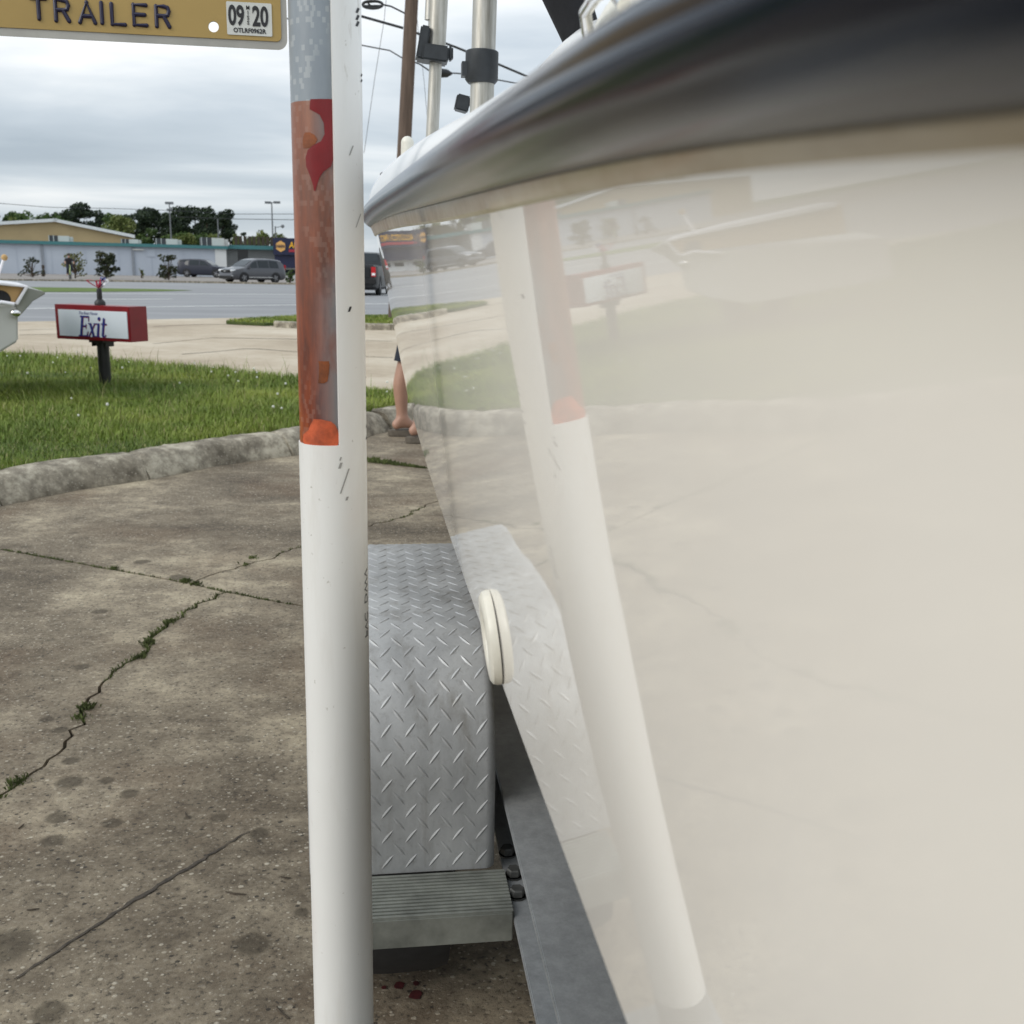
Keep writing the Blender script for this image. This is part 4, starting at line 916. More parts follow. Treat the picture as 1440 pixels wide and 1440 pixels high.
# ================================================================== VEHICLES
M('glass_dark', (.02, .025, .028), .06, 0, .1); M('chrome_trim', (.6, .6, .6), .2, 1.0, .05); M('lamp_white', (.85, .87, .9), .15); M('lamp_red', (.5, .01, .015), .25); M('alloy', (.35, .35, .36), .35, .7)
def make_car(root, paint, prof, L_, W, glass, whl, wr_=.35, belt=1.0):
    tops = pcl([p[0] for p in prof], [p[1] for p in prof]); n = 34; rows = []
    hw = lambda x: W/2*(1-.16*max(0, (abs(x)/(L_/2)-.78)/.22)**2)
    def wbt(x):
        zt = tops(x); bz = min(belt, zt-.05); k = max(0, min(1, (zt-bz)/.65)); return zt, bz, hw(x)*(.985), hw(x)*(.97-.17*k)
    for i in range(n+1):
        x = -L_/2+L_*i/n; zt, bz, wb, wt = wbt(x); w = hw(x); e_ = max(0, (abs(x)/(L_/2)-.9)/.1)
        half = [(w*.88, .24+.12*e_), (w*.98, .34+.06*e_), (w, .6), (wb, bz), (wt, zt-.05), (wt*.9, zt), (wt*.45, zt+.012)]
        rows.append([(x, y, z) for y, z in half]+[(x, 0, zt+.016)]+[(x, -y, z) for y, z in half[::-1]])
    mb = MB(); mb.grid(rows); mb.add(rows[0], [tuple(range(len(rows[0])))]); mb.add(rows[-1], [tuple(range(len(rows[0])))]); mb.grid([[(r_[0][0], r_[0][1], r_[0][2]), (r_[-1][0], r_[-1][1], r_[-1][2])] for r_ in rows])
    body = mb.build('body', paint, root, local=True, smooth=True, angle=38)
    for s in (1, -1):
        for (xa, xb, xc, xd) in glass['side']:            # bottom rear, bottom front, top front, top rear
            vs = []
            for x, t_ in ((xa, .08), (xb, .08), (xc, .90), (xd, .90)):
                zt, bz, wb, wt = wbt(x); z = bz+(zt-.05-bz)*t_; y = wb+(wt-wb)*t_; vs.append((x, s*(y+.012), z))
            MB().add(vs, [(0, 1, 2, 3)]).build('side_window', 'glass_dark', root, local=True)
    for nm, (xa, xb) in (('windscreen', glass['front']), ('rear_window', glass['rear'])):
        r_ = []
        for i in range(5):
            x = xa+(xb-xa)*i/4; zt, bz, wb, wt = wbt(x); nx = .012 if nm == 'windscreen' else -.012
            r_.append([(x+nx, y*wt*.86, zt+.026) for y in (-1, -.5, 0, .5, 1)])
        MB().grid(r_).build(nm, 'glass_dark', root, local=True, smooth=True)
    for x in whl:
        for s in (1, -1):
            y = s*(W/2-.10)
            wl = MB().lathe([(wr_*.62, -.11), (wr_*.95, -.105), (wr_, -.07), (wr_, .07), (wr_*.95, .105), (wr_*.62, .11)], (x, y, wr_), 28, 'Y').build('wheel', 'rubber', root, local=True, smooth=True)
            rm = MB().lathe([(0, .07), (wr_*.15, .085), (wr_*.58, .06), (wr_*.66, .108)] if s > 0 else [(wr_*.66, -.108), (wr_*.58, -.06), (wr_*.15, -.085), (0, -.07)], (x, y, wr_), 24, 'Y'); rim = rm.build('rim', 'rubber', wl, local=True, smooth=True)
            sp_ = MB()
            for k in range(5): a = 2*PI*k/5; sp_.box((x+math.cos(a)*wr_*.35, y+s*.095, wr_+math.sin(a)*wr_*.35), (wr_*.6, .02, wr_*.13), 0, 0, -a)
            sp_.build('spoke', 'alloy', wl, local=True)
            ar = MB(); o_ = [(x+wr_*1.16*math.cos(a), s*(W/2+.006), wr_+wr_*1.16*math.sin(a)) for a in [PI*k/14 for k in range(-1, 16)]]; i_ = [(x+wr_*1.0*math.cos(a), s*(W/2+.008), wr_+wr_*1.0*math.sin(a)) for a in [PI*k/14 for k in range(-1, 16)]]
            ar.grid([o_, i_]); ar.build('wheel_arch', 'rubber', root, local=True)
            MB().lathe([(0, 0), (wr_*1.1, 0)], (x, s*(W/2-.012+.016), wr_), 24, 'Y').build('wheel_well', 'rubber', root, local=True) if False else None
    return body, wbt
M('paint_grey', (.085, .087, .098), .3, .2, .05, 3, coat=.5); M('paint_navy', (.010, .013, .028), .4, 0, .05, 3, coat=.15); M('paint_black', (.006, .007, .008), .35, 0, .1, 3, coat=.1)
M('under_black', (.012, .012, .012), .8)
suvp = [(-2.31, .55), (-2.30, .92), (-2.18, 1.22), (-1.98, 1.50), (-1.70, 1.62), (-1.0, 1.685), (0, 1.68), (.45, 1.60), (.95, 1.30), (1.28, 1.085), (1.7, 1.02), (2.1, .93), (2.25, .80), (2.31, .55)]
suvg = dict(side=[(-1.62, -.82, -.80, -1.52), (-.74, .16, .16, -.74), (.24, 1.05, .58, .24)], front=(1.22, .52), rear=(-2.19, -1.99))
def place(px_, py_, head):
    q = g(px_, py_, -.075); return Vector((q.x, q.y, -.075)), head
# grey SUV coming along the far carriageway
q = g(356, 397.8, -.075)
s1 = thing('grey_suv', q, 'metallic grey SUV driving on the road past the warehouse', 'car', rz=R(180+42))
bd, wb_ = make_car(s1, 'paint_grey', suvp, 4.62, 1.86, suvg, (1.38, -1.30))
MB().box((0, 0, .30), (3.9, 1.6, .16)).build('underside', 'under_black', s1, local=True)
for s in (1, -1):
    MB().box((2.13, s*.66, .86), (.30, .36, .11), s*R(-18), 0, R(8)).build('headlight', 'lamp_white', s1, local=True, bevel=.02)
    MB().box((2.25, s*.68, .50), (.10, .36, .10), s*R(-18)).build('fog_trim', 'chrome_trim', s1, local=True, bevel=.02)
    MB().box((.95, s*1.0, 1.06), (.12, .22, .14)).build('mirror', 'paint_grey', s1, local=True, bevel=.03)
    MB().box((0, s*.935, .40), (2.0, .03, .05)).build('sill_trim', 'chrome_trim', s1, local=True)
    MB().box((-2.22, s*.72, 1.1), (.12, .2, .36), 0, 0, R(-15)).build('tail_light', 'lamp_red', s1, local=True, bevel=.02)
MB().box((2.285, 0, .80), (.08, 1.0, .17)).build('grille', 'under_black', s1, local=True, bevel=.02); MB().box((2.29, 0, .38), (.08, 1.5, .20)).build('lower_grille', 'under_black', s1, local=True, bevel=.02)
MB().box((2.335, 0, .80), (.01, .2, .1)).build('badge', 'chrome_trim', s1, local=True)
# dark SUV parked at the warehouse
q = far(288, 388.6, 109); q.z = -.10
s2 = thing('parked_suv', q, 'dark navy SUV parked against the white warehouse wall', 'car', rz=R(-12))
p2 = [(-2.5, .55), (-2.49, 1.0), (-2.40, 1.45), (-2.2, 1.70), (-1.4, 1.76), (-.2, 1.76), (.3, 1.68), (.9, 1.30), (1.15, 1.12), (1.9, 1.05), (2.35, .95), (2.48, .55)]
make_car(s2, 'paint_navy', p2, 5.0, 1.95, dict(side=[(-2.2, -1.25, -1.25, -2.1), (-1.15, -.2, -.2, -1.15), (-.1, .85, .42, -.1)], front=(1.08, .38), rear=(-2.45, -2.28)), (1.5, -1.45), .38, 1.12)
MB().box((0, 0, .32), (4.3, 1.7, .2)).build('underside', 'under_black', s2, local=True)
# black pickup, tail to us
q = g(512, 413.5, -.075)
s3 = thing('pickup_truck', q, 'black pickup truck with lit red tail light waiting on the road', 'truck', rz=R(90-8))
tp = [(-2.9, .6), (-2.89, 1.28), (-2.8, 1.32), (-1.0, 1.33), (-.92, 1.38), (-.72, 1.82), (-.3, 1.90), (.6, 1.90), (.95, 1.80), (1.45, 1.35), (1.6, 1.27), (2.6, 1.18), (2.85, 1.05), (2.9, .6)]
make_car(s3, 'paint_black', tp, 5.8, 2.02, dict(side=[(-.6, .2, .2, -.55), (.28, 1.3, .95, .28)], front=(1.42, .98), rear=(-.88, -.70)), (1.85, -1.75), .40, 1.3)
MB().box((0, 0, .42), (5.0, 1.5, .2)).build('underside', 'under_black', s3, local=True)
MB().box((-2.97, 0, .60), (.16, 1.96, .22)).build('rear_bumper', 'under_black', s3, local=True, bevel=.03)
MB().box((-2.91, 0, 1.0), (.03, 1.4, .45)).build('tailgate', 'paint_black', s3, local=True, bevel=.01)
for s in (1, -1):
    tl_ = MB().box((-2.90, s*.86, 1.03), (.06, .20, .42)).build('tail_light', 'lamp_red', s3, local=True, bevel=.015); MB().box((-2.935, s*.86, .93), (.02, .14, .10)).build('reverse_lens', 'lamp_white', tl_, local=True)

# ================================================================== BUILDINGS
b = NB('wall_paleblue'); f = b.noise(None, .25, 5, .6)
wv_ = b.n('ShaderNodeTexWave'); wv_.bands_direction = 'X'; wv_.inputs['Scale'].default_value = 3.0; b.l(b.tc.outputs['Object'], wv_.inputs['Vector'])
b.set('Base Color', b.ramp(f, [(.3, (.42, .46, .53)), (.7, (.50, .54, .60))])); b.set('Roughness', .6); b.bump(wv_.outputs['Fac'], .3, .02)
M('teal_trim', (.055, .19, .20), .6); M('tan_wall', (.42, .32, .17), .7, 0, .08, .4); M('white_roof', (.72, .74, .74), .5); M('pipe_grey', (.25, .27, .30), .6); M('white_wall', (.70, .71, .70), .7, 0, .05, 1); M('grey_wall', (.28, .29, .29), .8, 0, .1, 1)
M('hvac_white', (.55, .55, .52), .6, 0, .1, 1); M('hvac_grille', (.06, .06, .065), .7); M('sign_navy', (.010, .014, .05), .5); M('logo_gold', (.72, .40, .12), .5); M('logo_yellow', (.80, .42, .02), .5); M('logo_red', (.35, .02, .04), .5)
DW = 116.0
W0 = far(-60, 381, DW); W1 = far(316, 388, DW); W0.z = W1.z = -.10
wd_ = (W1-W0); wl = wd_.length; wrz = math.atan2(wd_.y, wd_.x)
ztop = (far(20, 343.5, DW).z + far(316, 349.5, DW).z)/2+.1
wh_ = thing('warehouse', W0, 'long pale blue warehouse with teal roof trim across the road', 'building', rz=wrz)
MB().b2((0, 0, 0), (wl-.9, 22, ztop)).build('wall', 'wall_paleblue', wh_, local=True)
MB().b2((wl-.9, -.12, 0), (wl+.25, 22, ztop)).build('corner_pier', 'white_wall', wh_, local=True)
MB().b2((-.2, -.35, ztop), (wl+.4, 22.3, ztop+.32)).build('fascia', 'teal_trim', wh_, local=True)
def alongx(px_): r_ = ray(px_, 365); n_ = Vector((-wd_.y, wd_.x, 0)); t_ = (W0-Vector((0, 0, 0))).dot(n_)/Vector((r_.x, r_.y, 0)).dot(n_); return (r_*t_-W0).dot(wd_.normalized()) if False else (Vector((r_.x, r_.y, 0))*t_-Vector((W0.x, W0.y, 0))).dot(wd_.normalized())
for p in (60, 187): x = alongx(p); MB().b2((x-.12, -.14, .0), (x+.12, -.003, ztop-.01)).build('downpipe', 'pipe_grey', wh_, local=True)
x = alongx(213); MB().b2((x-.45, -.06, 1.9), (x+.45, -.004, 2.7)).build('vent_panel', 'wall_paleblue', wh_, local=True, bevel=.02)
x = alongx(196); MB().b2((x-.6, -.25, 2.55), (x+.5, -.004, 2.66)).build('wall_lamp', 'hvac_white', wh_, local=True)
for i in range(16):
    x = wl*i/16+.6
    if x < wl-1.2: MB().b2((x-.03, -.03, 0.02), (x+.03, -.002, ztop-.02)).build('wall_batten', 'wall_paleblue', wh_, local=True)
# set-back wing with teal eave, and the shop front with its sign
D2 = 122.0
V0 = far(318, 386, D2); V1 = far(388, 390, D2); V0.z = V1.z = -.1; vd_ = V1-V0
wing = thing('low_wing', V0, 'grey low shop wing with teal eave beside the warehouse', 'building', rz=math.atan2(vd_.y, vd_.x))
zt2 = far(350, 352, D2).z+.2
MB().b2((0, 0, 0), (vd_.length, 14, zt2)).build('wall', 'grey_wall', wing, local=True); MB().b2((-.2, -.9, zt2), (vd_.length+1.2, 14.2, zt2+.42)).build('eave', 'teal_trim', wing, local=True)
x = vd_.length*.35; MB().b2((x-.55, -.05, 1.4), (x+.55, -.004, 3.0)).build('window', 'glass_dark', wing, local=True); MB().b2((x-.65, -.03, 3.03), (x+.65, -.004, 3.15)).build('window_head', 'white_wall', wing, local=True)
fm_ = MB()
for i in range(12): xx = 1.0+i*.5; MB().b2((xx, 3, zt2+.43), (xx+.36, 3.05, zt2+1.5)).build('roof_fence_board', 'twig', wing, local=True)
D3 = 112.0
S0 = far(387, 388, D3); S1 = far(470, 393, D3); S0.z = S1.z = -.1; sd3 = S1-S0
shop = thing('parts_store', S0, 'navy parts store front with hexagon logo and yellow lettering', 'building', rz=math.atan2(sd3.y, sd3.x))
za_, zb_ = far(400, 357, D3).z, far(400, 333.5, D3).z; sl = sd3.length
MB().b2((0, .5, 0), (sl, 14, za_-.6)).build('wall', 'white_wall', shop, local=True)
MB().b2((0, -.2, za_-1.3), (sl, .48, za_-.02)).build('lower_band', 'sign_navy', shop, local=True)
brd = MB().b2((-.1, -.5, za_), (sl+.1, 14.2, zb_)).build('sign_board', 'sign_navy', shop, local=True)
for xx in (1.6, 3.6, 5.4): MB().b2((xx-.6, .42, .5), (xx+.6, .495, za_-1.5)).build('window', 'glass_dark', shop, local=True)
hxz = (za_+zb_)/2; hr_ = .55; hxx = sl*(396-387)/83
MB().add([(hxx+hr_*math.cos(R(60*i+30))*.95, -.503, hxz+hr_*1.05*math.sin(R(60*i+30))) for i in range(6)]+[(hxx+hr_*math.cos(R(60*i+30))*.95, -.53, hxz+hr_*1.05*math.sin(R(60*i+30))) for i in range(6)], [(0, 1, 2, 3, 4, 5), (6, 7, 8, 9, 10, 11)]+[(i, (i+1) % 6, 6+(i+1) % 6, 6+i) for i in range(6)]).build('logo_hexagon', 'logo_gold', brd, local=True)
t = text_mb('NAPA', .42, .01, 0, .012, 'CENTER', .75); xf(t, lambda v: Vector((hxx+v.x, -.545-v.z, hxz-.14+v.y))).build('logo_text', 'sign_navy', brd, local=True)
t = text_mb('AUTO PARTS', .85, .01, .15, .02, 'LEFT', .8); xf(t, lambda v: Vector((hxx+.85+v.x, -.52-v.z, hxz-.12+v.y))).build('lettering', 'logo_yellow', brd, local=True)
MB().b2((hxx+.8, -.53, hxz-.55), (sl-.2, -.503, hxz-.28)).build('red_band', 'logo_red', brd, local=True)
# tan metal building behind
D4 = 150.0
T = [far(x, y, D4) for x, y in ((-130, 348), (-60, 321), (77, 312), (186, 335))]; T0 = far(-130, 380, D4)
td = (far(186, 385, D4)-T0); td.z = 0
tan_b = thing('tan_building', (T0.x, T0.y, -.12), 'tan metal building with low gable roof behind the warehouse', 'building', rz=math.atan2(td.y, td.x))
tu = td.normalized(); pr_ = [((p-T0).dot(tu), p.z+.12) for p in T]; tl_len = pr_[-1][0]
outl = [(0, 0), (tl_len, 0), (tl_len, pr_[3][1]), (pr_[2][0], pr_[2][1]), (0, pr_[2][1]-pr_[2][0]*.10)]
n = len(outl); MB().add([(x, 0, z) for x, z in outl]+[(x, 45, z) for x, z in outl], [tuple(range(n)), tuple(range(n, 2*n))]+[(i, (i+1) % n, n+(i+1) % n, n+i) for i in range(n)]).build('wall', 'tan_wall', tan_b, local=True)
for (a, c) in ((outl[3], outl[2]), (outl[4], outl[3])):
    MB().add([(a[0]-.2, -.5, a[1]+.02), (c[0]+.3, -.5, c[1]+.02), (c[0]+.3, 45.3, c[1]+.02), (a[0]-.2, 45.3, a[1]+.02), (a[0]-.2, -.5, a[1]+.42), (c[0]+.3, -.5, c[1]+.42), (c[0]+.3, 45.3, c[1]+.42), (a[0]-.2, 45.3, a[1]+.42)], [(0, 1, 2, 3), (4, 5, 6, 7), (0, 1, 5, 4), (1, 2, 6, 5), (2, 3, 7, 6), (3, 0, 4, 7)]).build('roof', 'white_roof', tan_b, local=True)
# rooftop air conditioners
hl = ['white rooftop air conditioner in front of the tan gable', 'white rooftop air conditioner at the low end of the tan gable', 'wide low air conditioner on the roof below the pines', 'large boxy air conditioner at the end of the warehouse roof']
for i, (xa, xb, yt) in enumerate(((69, 104, 330.5), (173, 202, 335.5), (223, 260, 335), (288, 327, 333.5))):
    u0, u1 = alongx(xa), alongx(xb); hz = far((xa+xb)/2, yt, DW+4).z-ztop-.32; base = W0+wd_.normalized()*u0+Vector((0, 0, ztop+.33))
    ac = thing('air_conditioner', base, hl[i], 'air conditioner', 'air conditioners along the warehouse roof', rz=wrz); w_ = u1-u0
    MB().b2((0, 3, 0), (w_*.38, 5, hz)).build('coil_section', 'hvac_grille', ac, local=True, bevel=.03); MB().b2((w_*.38, 2.9, 0), (w_*.85, 5.1, hz*.96)).build('cabinet', 'hvac_white', ac, local=True, bevel=.03); MB().b2((w_*.85, 3.1, 0), (w_, 4.9, hz*.85)).build('duct_hood', 'hvac_white', ac, local=True, bevel=.05)
    for k in range(2): MB().b2((w_*(.19*k), 2.96, .0), (w_*(.19*k)+.07, 3.0, hz)).build('frame_post', 'hvac_white', ac, local=True)

# ================================================================== TREES AND SHRUBS
def leafmat(name, lo, mid, hi, sc):
    b = NB(name); at = b.n('ShaderNodeAttribute'); at.attribute_name = 'tint'; s_ = b.n('ShaderNodeSeparateColor'); b.l(at.outputs['Color'], s_.inputs[0])
    f = b.math('ADD', b.math('MULTIPLY', b.noise(None, sc, 3), .6), b.math('MULTIPLY', s_.outputs[0], .4)); b.set('Base Color', b.ramp(f, [(.3, lo), (.5, mid), (.72, hi)])); b.set('Roughness', .6); b.set('Specular IOR Level', .3)
leafmat('pine_needles', (.010, .020, .012), (.022, .038, .018), (.045, .068, .028), .35)
leafmat('green_leaves', (.025, .050, .010), (.050, .090, .018), (.09, .135, .032), .35)
leafmat('spring_leaves', (.06, .085, .018), (.105, .135, .032), (.17, .19, .06), .35)
leafmat('magnolia_leaves', (.012, .020, .008), (.028, .038, .014), (.065, .065, .028), 1.2)
leafmat('shrub_olive', (.06, .07, .02), (.11, .12, .04), (.18, .17, .07), 1.2)
M('bark', (.07, .05, .035), .95, 0, .3, 8, .6, 20, .03)
def leaves(blobs, per, size, rg):
    V = []; 
    for (c, r3) in blobs:
        n = int(per*r3[0]*r3[2]); 
        for _ in range(n):
            d = Vector((rg.gauss(0, 1), rg.gauss(0, 1), rg.gauss(0, 1))).normalized(); k = rg.uniform(.45, 1.08)**.7
            p = Vector((c[0]+d.x*r3[0]*k, c[1]+d.y*r3[1]*k, c[2]+d.z*r3[2]*k)); a = Vector((rg.gauss(0, 1), rg.gauss(0, 1), rg.gauss(0, .6))).normalized(); u = a.orthogonal().normalized(); v = a.cross(u); s_ = size*rg.uniform(.5, 1.25)
            V.append([p-u*s_, p-v*s_*.55, p+u*s_, p+v*s_*.55, p+u*s_])
    return V
def leafobj(name, V, mat, par):
    n = len(V); me = bpy.data.meshes.new(name); vs = [tuple(v) for q in V for v in q[:4]]; me.from_pydata(vs, [], [(4*i, 4*i+1, 4*i+2, 4*i+3) for i in range(n)])
    ca = me.color_attributes.new('tint', 'FLOAT_COLOR', 'POINT'); t = np.repeat(nr.random(n), 4); col = np.ones((n*4, 4), np.float32); col[:, 0] = t; ca.data.foreach_set('color', col.reshape(-1))
    me.materials.append(MATS[mat]); o = bpy.data.objects.new(name, me); C.objects.link(o); o.parent = par; return o
def tree(px_, ytop, wpx, dist, kind, label, name, group, seed, lean=0):
    rg = random.Random(seed); q = far(px_, 380, dist); base = Vector((q.x, q.y, -.12)); H_ = far(px_, ytop, dist).z+.12; w = wpx*dist/1442/2
    t = thing(name, base, label, 'tree', group); bl = []; tk = MB()
    if kind == 'pine':
        tk.tube([(0, 0, 0), (lean*.4, 0, H_*.5), (lean, 0, H_*.93)], [.22, .16, .06], 8)
        for i in range(rg.randint(10, 13)):
            z = H_*rg.uniform(.48, .97); a = rg.uniform(0, 2*PI); rr_ = w*rg.uniform(.1, .75)*(1.15-.45*max(0, (z/H_-.75)*4)); c = (lean*z/H_+rr_*math.cos(a), rr_*math.sin(a), min(z, H_-.5)); bl.append((c, (w*rg.uniform(.36, .6), w*rg.uniform(.36, .6), w*rg.uniform(.26, .42))))
            tk.tube([(lean*.6, 0, z-rr_*.5-.2), c], [.06, .02], 5)
        V = leaves(bl, 240, .26, rg); mt_ = 'pine_needles'
    else:
        tk.tube([(0, 0, 0), (0, 0, H_*.35), (lean, 0, H_*.8)], [.22, .16, .04], 8)
        for i in range(rg.randint(12, 16)):
            z = H_*rg.uniform(.25, .88); a = rg.uniform(0, 2*PI); k = math.sin(PI*min(1, max(.08, (z/H_-.05)*.95)))**.6; rr_ = w*rg.uniform(.1, .75)*k; c = (rr_*math.cos(a), rr_*math.sin(a), z); bl.append((c, (w*rg.uniform(.3, .48), w*rg.uniform(.3, .48), H_*rg.uniform(.09, .15))))
            tk.tube([(0, 0, z*.6), c], [.05, .015], 5)
        V = leaves(bl, 210, .26, rg); mt_ = 'green_leaves' if kind == 'green' else 'spring_leaves'
    tk.build('trunk', 'bark', t, local=True); leafobj('crown', V, mt_, t); return t
pl_lab = 'tall dark pine with clumped crown in the tree line behind the warehouse'; gl_lab = 'mid green leafy tree in the tree line behind the buildings'; sl_lab = 'pale spring green leafy tree rising behind the warehouse roof'
for i, (x, y, w) in enumerate(((98, 296, 30), (118, 290, 40), (140, 297, 32), (186, 298, 30), (203, 296, 36), (222, 293, 34), (240, 297, 30), (258, 292, 40), (278, 292, 42), (296, 295, 36), (314, 298, 34), (326, 306, 26), (338, 325, 18))): tree(x, y, w, 205+6*(i % 3), 'pine', {118: 'broad dark pine standing tallest above the tan gable', 240: 'dark pine directly behind the tall slim light pole', 338: 'short dark pine at the open end of the tree line'}.get(x, pl_lab), 'pine_tree', 'dark pines in the tree line', 20+i, rnd.uniform(-.5, .5))
for i, (x, y, w) in enumerate(((-8, 295, 34), (24, 296, 34), (44, 296, 36), (74, 299, 34), (90, 303, 30), (210, 318, 40), (246, 318, 44), (282, 320, 42), (160, 297, 36))): tree(x, y, w, 192+4*(i % 2), 'green', gl_lab, 'leafy_tree', 'green leafy trees in the tree line', 50+i)
for i, (x, y, w) in enumerate(((172, 300, 44), (26, 303, 26), (300, 326, 34), (336, 322, 22), (262, 328, 34), (371, 324, 30), (358, 330, 26), (392, 326, 26))): tree(x, y, w, 184+3*(i % 2), 'spring', {172: 'large pale spring tree rising behind the low end of the tan gable', 371: 'small pale spring tree beside the twin head light pole'}.get(x, sl_lab), 'spring_tree', 'pale spring trees behind the roof', 80+i)
def shrub(px_, yb, yt, wpx, dist, mat, label, seed, per=150, nb=9, lf=.12):
    rg = random.Random(seed); q = far(px_, yb, dist); base = Vector((q.x, q.y, -.10)); H_ = far(px_, yt, dist).z+.10; w = wpx*dist/1442/2; t = thing('shrub', base, label, 'shrub', 'shrubs planted along the warehouse'); bl = []; tk = MB()
    for i in range(int(nb*2.4)):
        z = H_*rg.uniform(.12, .92); k = 1.05-.6*(z/H_); a = rg.uniform(0, 2*PI); rr_ = w*rg.uniform(.2, .85)*k; c = (rr_*math.cos(a), rr_*math.sin(a)*.7, z); f_ = rg.uniform(.55, 1.0); bl.append((c, (w*.34*f_, w*.34*f_, H_*.11*f_))); tk.tube([(0, 0, z*.3), c], [.035, .012], 5)
    tk.tube([(0, 0, 0), (0, 0, H_*.7)], [.06, .02], 6); tk.build('trunk', 'bark', t, local=True); leafobj('crown', leaves(bl, per*2.2, lf, rg), mat, t)
shrub(46, 389, 361, 34, 90, 'magnolia_leaves', 'sparse dark shrub between the skiff and the first downpipe', 1, 150, 7)
shrub(106, 391, 354, 40, 88, 'shrub_olive', 'olive green shrub directly behind the cyclist', 2, 110, 9)
shrub(149, 390, 352, 38, 88, 'magnolia_leaves', 'dense dark rounded shrub above the exit sign', 3, 260, 15)
shrub(237, 391, 356, 36, 86, 'magnolia_leaves', 'conical dark shrub between the downpipe and the parked SUV', 4, 190, 11)
shrub(199, 386, 376, 12, 95, 'spring_leaves', 'tiny pale green sapling against the warehouse wall', 5, 500, 4, .08)
shrub(62, 387, 371, 9, 95, 'bark', 'small brown dried shrub at the foot of the downpipe', 6, 600, 4, .08)
shrub(408, 398, 378, 16, 80, 'green_leaves', 'clipped green shrub behind the grey SUV', 7, 300, 8, .12)

# ================================================================== POLES AND WIRES
M('pole_wood', (.12, .085, .065), .9, 0, .3, 3, .5, 30, .01, stretch=(6, 6, .5)); M('cable', (.02, .022, .025), .6); M('pole_steel', (.14, .15, .16), .6)
YP = 24.0
a_, c_ = atY(579, 0, YP), atY(569, 195, YP); d_ = (a_-c_).normalized(); zb = c_+d_*((-.1-c_.z)/d_.z); tp_ = a_+d_*3.0
up = thing('utility_pole', zb, 'weathered wooden utility pole behind the boat', 'pole')
MB().tube([zb, c_, tp_], [.17, .15, .13], 16).build('pole', 'pole_wood', up, smooth=True, angle=50)
MB().box(tp_-d_*.3, (2.2, .12, .12)).build('cross_arm', 'pole_wood', up)
def wire(pts, name, label, r_=.014, Y=YP):
    P3 = []
    for p in pts: P3.append(atY(p[0], p[1], p[2] if len(p) > 2 else Y))
    mb = MB(); fine_ = []
    for a, c in zip(P3[:-1], P3[1:]):
        for i in range(4): fine_.append(a.lerp(c, i/4))
    fine_.append(P3[-1]); mb.tube(fine_, r_, 6); o = mb.build(name, 'cable', smooth=True); return tag(o, label, 'cable', None)
wire([(300, -60), (440, 4), (505, 22), (567, 39.5)], 'power_cable', 'thick black cable running left from the wooden utility pole', .028)
wire([(578, 44, 24), (600, 51, 24.5), (640, 66, 25), (700, 90, 26), (900, 175, 28)], 'power_cable', 'thick black cable running right from the wooden utility pole', .026)
wire([(300, -20), (440, 42), (505, 63), (548, 71), (568, 83)], 'phone_wire', 'thin phone wire sagging left from the wooden pole', .014)
wire([(572, 84, 24), (590, 90, 24.2), (606, 101, 24.4), (625, 102, 24.6), (655, 104, 25), (720, 116, 26), (900, 150, 28)], 'phone_wire', 'thin phone wire carrying a black splice case beside the pole', .016)
q = atY(626, 103, 24.6); tag(MB().tube([q+Vector((-.14, 0, .01)), q+Vector((-.1, 0, 0)), q+Vector((.05, 0, 0)), q+Vector((.16, 0, 0))], [.06, .10, .085, .02], 12).build('splice_case', 'cable', smooth=True), 'black tapered splice case hanging on the phone wire', 'splice case')
wire([(546, -30), (540, 30), (527, 110), (512, 215)], 'guy_wire', 'thin grey guy wire slanting beside the white sleeve', .006)
wire([(586, 20), (590, 60), (597, 120), (602, 180)], 'guy_wire', 'thin grey guy wire between wooden pole and tower leg', .005)
lp = [atY(524+14*math.cos(2*PI*i/20), 6.5+5.2*math.sin(2*PI*i/20), YP) for i in range(20)]
lo = thing('cable_loop', atY(524, 6, YP), 'oval snowshoe loop of spare cable hung on the wire', 'cable loop')
MB().tube(lp, .03, 8, closed=True).build('loop', 'cable', lo, smooth=True); MB().tube([lp[1], lp[9]], .02, 6).tube([lp[5], lp[13]], .02, 6).tube([lp[17], lp[12]], .02, 6).build('cross_bar', 'cable', lo)
MB().tube([lp[0], atY(550, 9, YP), atY(570, 19, YP), atY(583, 32, YP), atY(585, 44, YP)], .018, 6).build('tail', 'cable', lo, smooth=True)
for (x, yt, D_, arms, lab) in ((238, 285.5, 170, 1, 'tall slim light pole rising among the pines'), (382, 285, 150, 2, 'twin head light pole beside the parts store sign'), (306, 307, 165, 0, 'thin bare pole in front of the pines'), (387, 318, 150, 3, 'short lamp pole behind the parts store sign')):
    t0_ = far(x, yt, D_); lpo = thing('light_pole', (t0_.x, t0_.y, -.12), lab, 'light pole'); MB().tube([(t0_.x, t0_.y, -.12), (t0_.x, t0_.y, t0_.z)], [.14, .08], 8).build('mast', 'pole_steel', lpo)
    if arms == 1: [MB().box((t0_.x, t0_.y, t0_.z-z_), (w_, .4, .35)).build('lamp_head', 'pole_steel', lpo) for z_, w_ in ((0, 1.2), (1.0, .8))]
    if arms == 2: MB().box((t0_.x-.5, t0_.y, t0_.z), (.8, .4, .3)).box((t0_.x+.7, t0_.y, t0_.z+.05), (.9, .4, .3)).box((t0_.x, t0_.y, t0_.z), (1.6, .1, .1)).build('lamp_head', 'pole_steel', lpo)
    if arms == 3: MB().tube([(t0_.x, t0_.y, t0_.z-.2), (t0_.x+.9, t0_.y, t0_.z)], .05, 6).ball((t0_.x+1.0, t0_.y, t0_.z), .25, 8, 6).build('lamp_head', 'pole_steel', lpo)
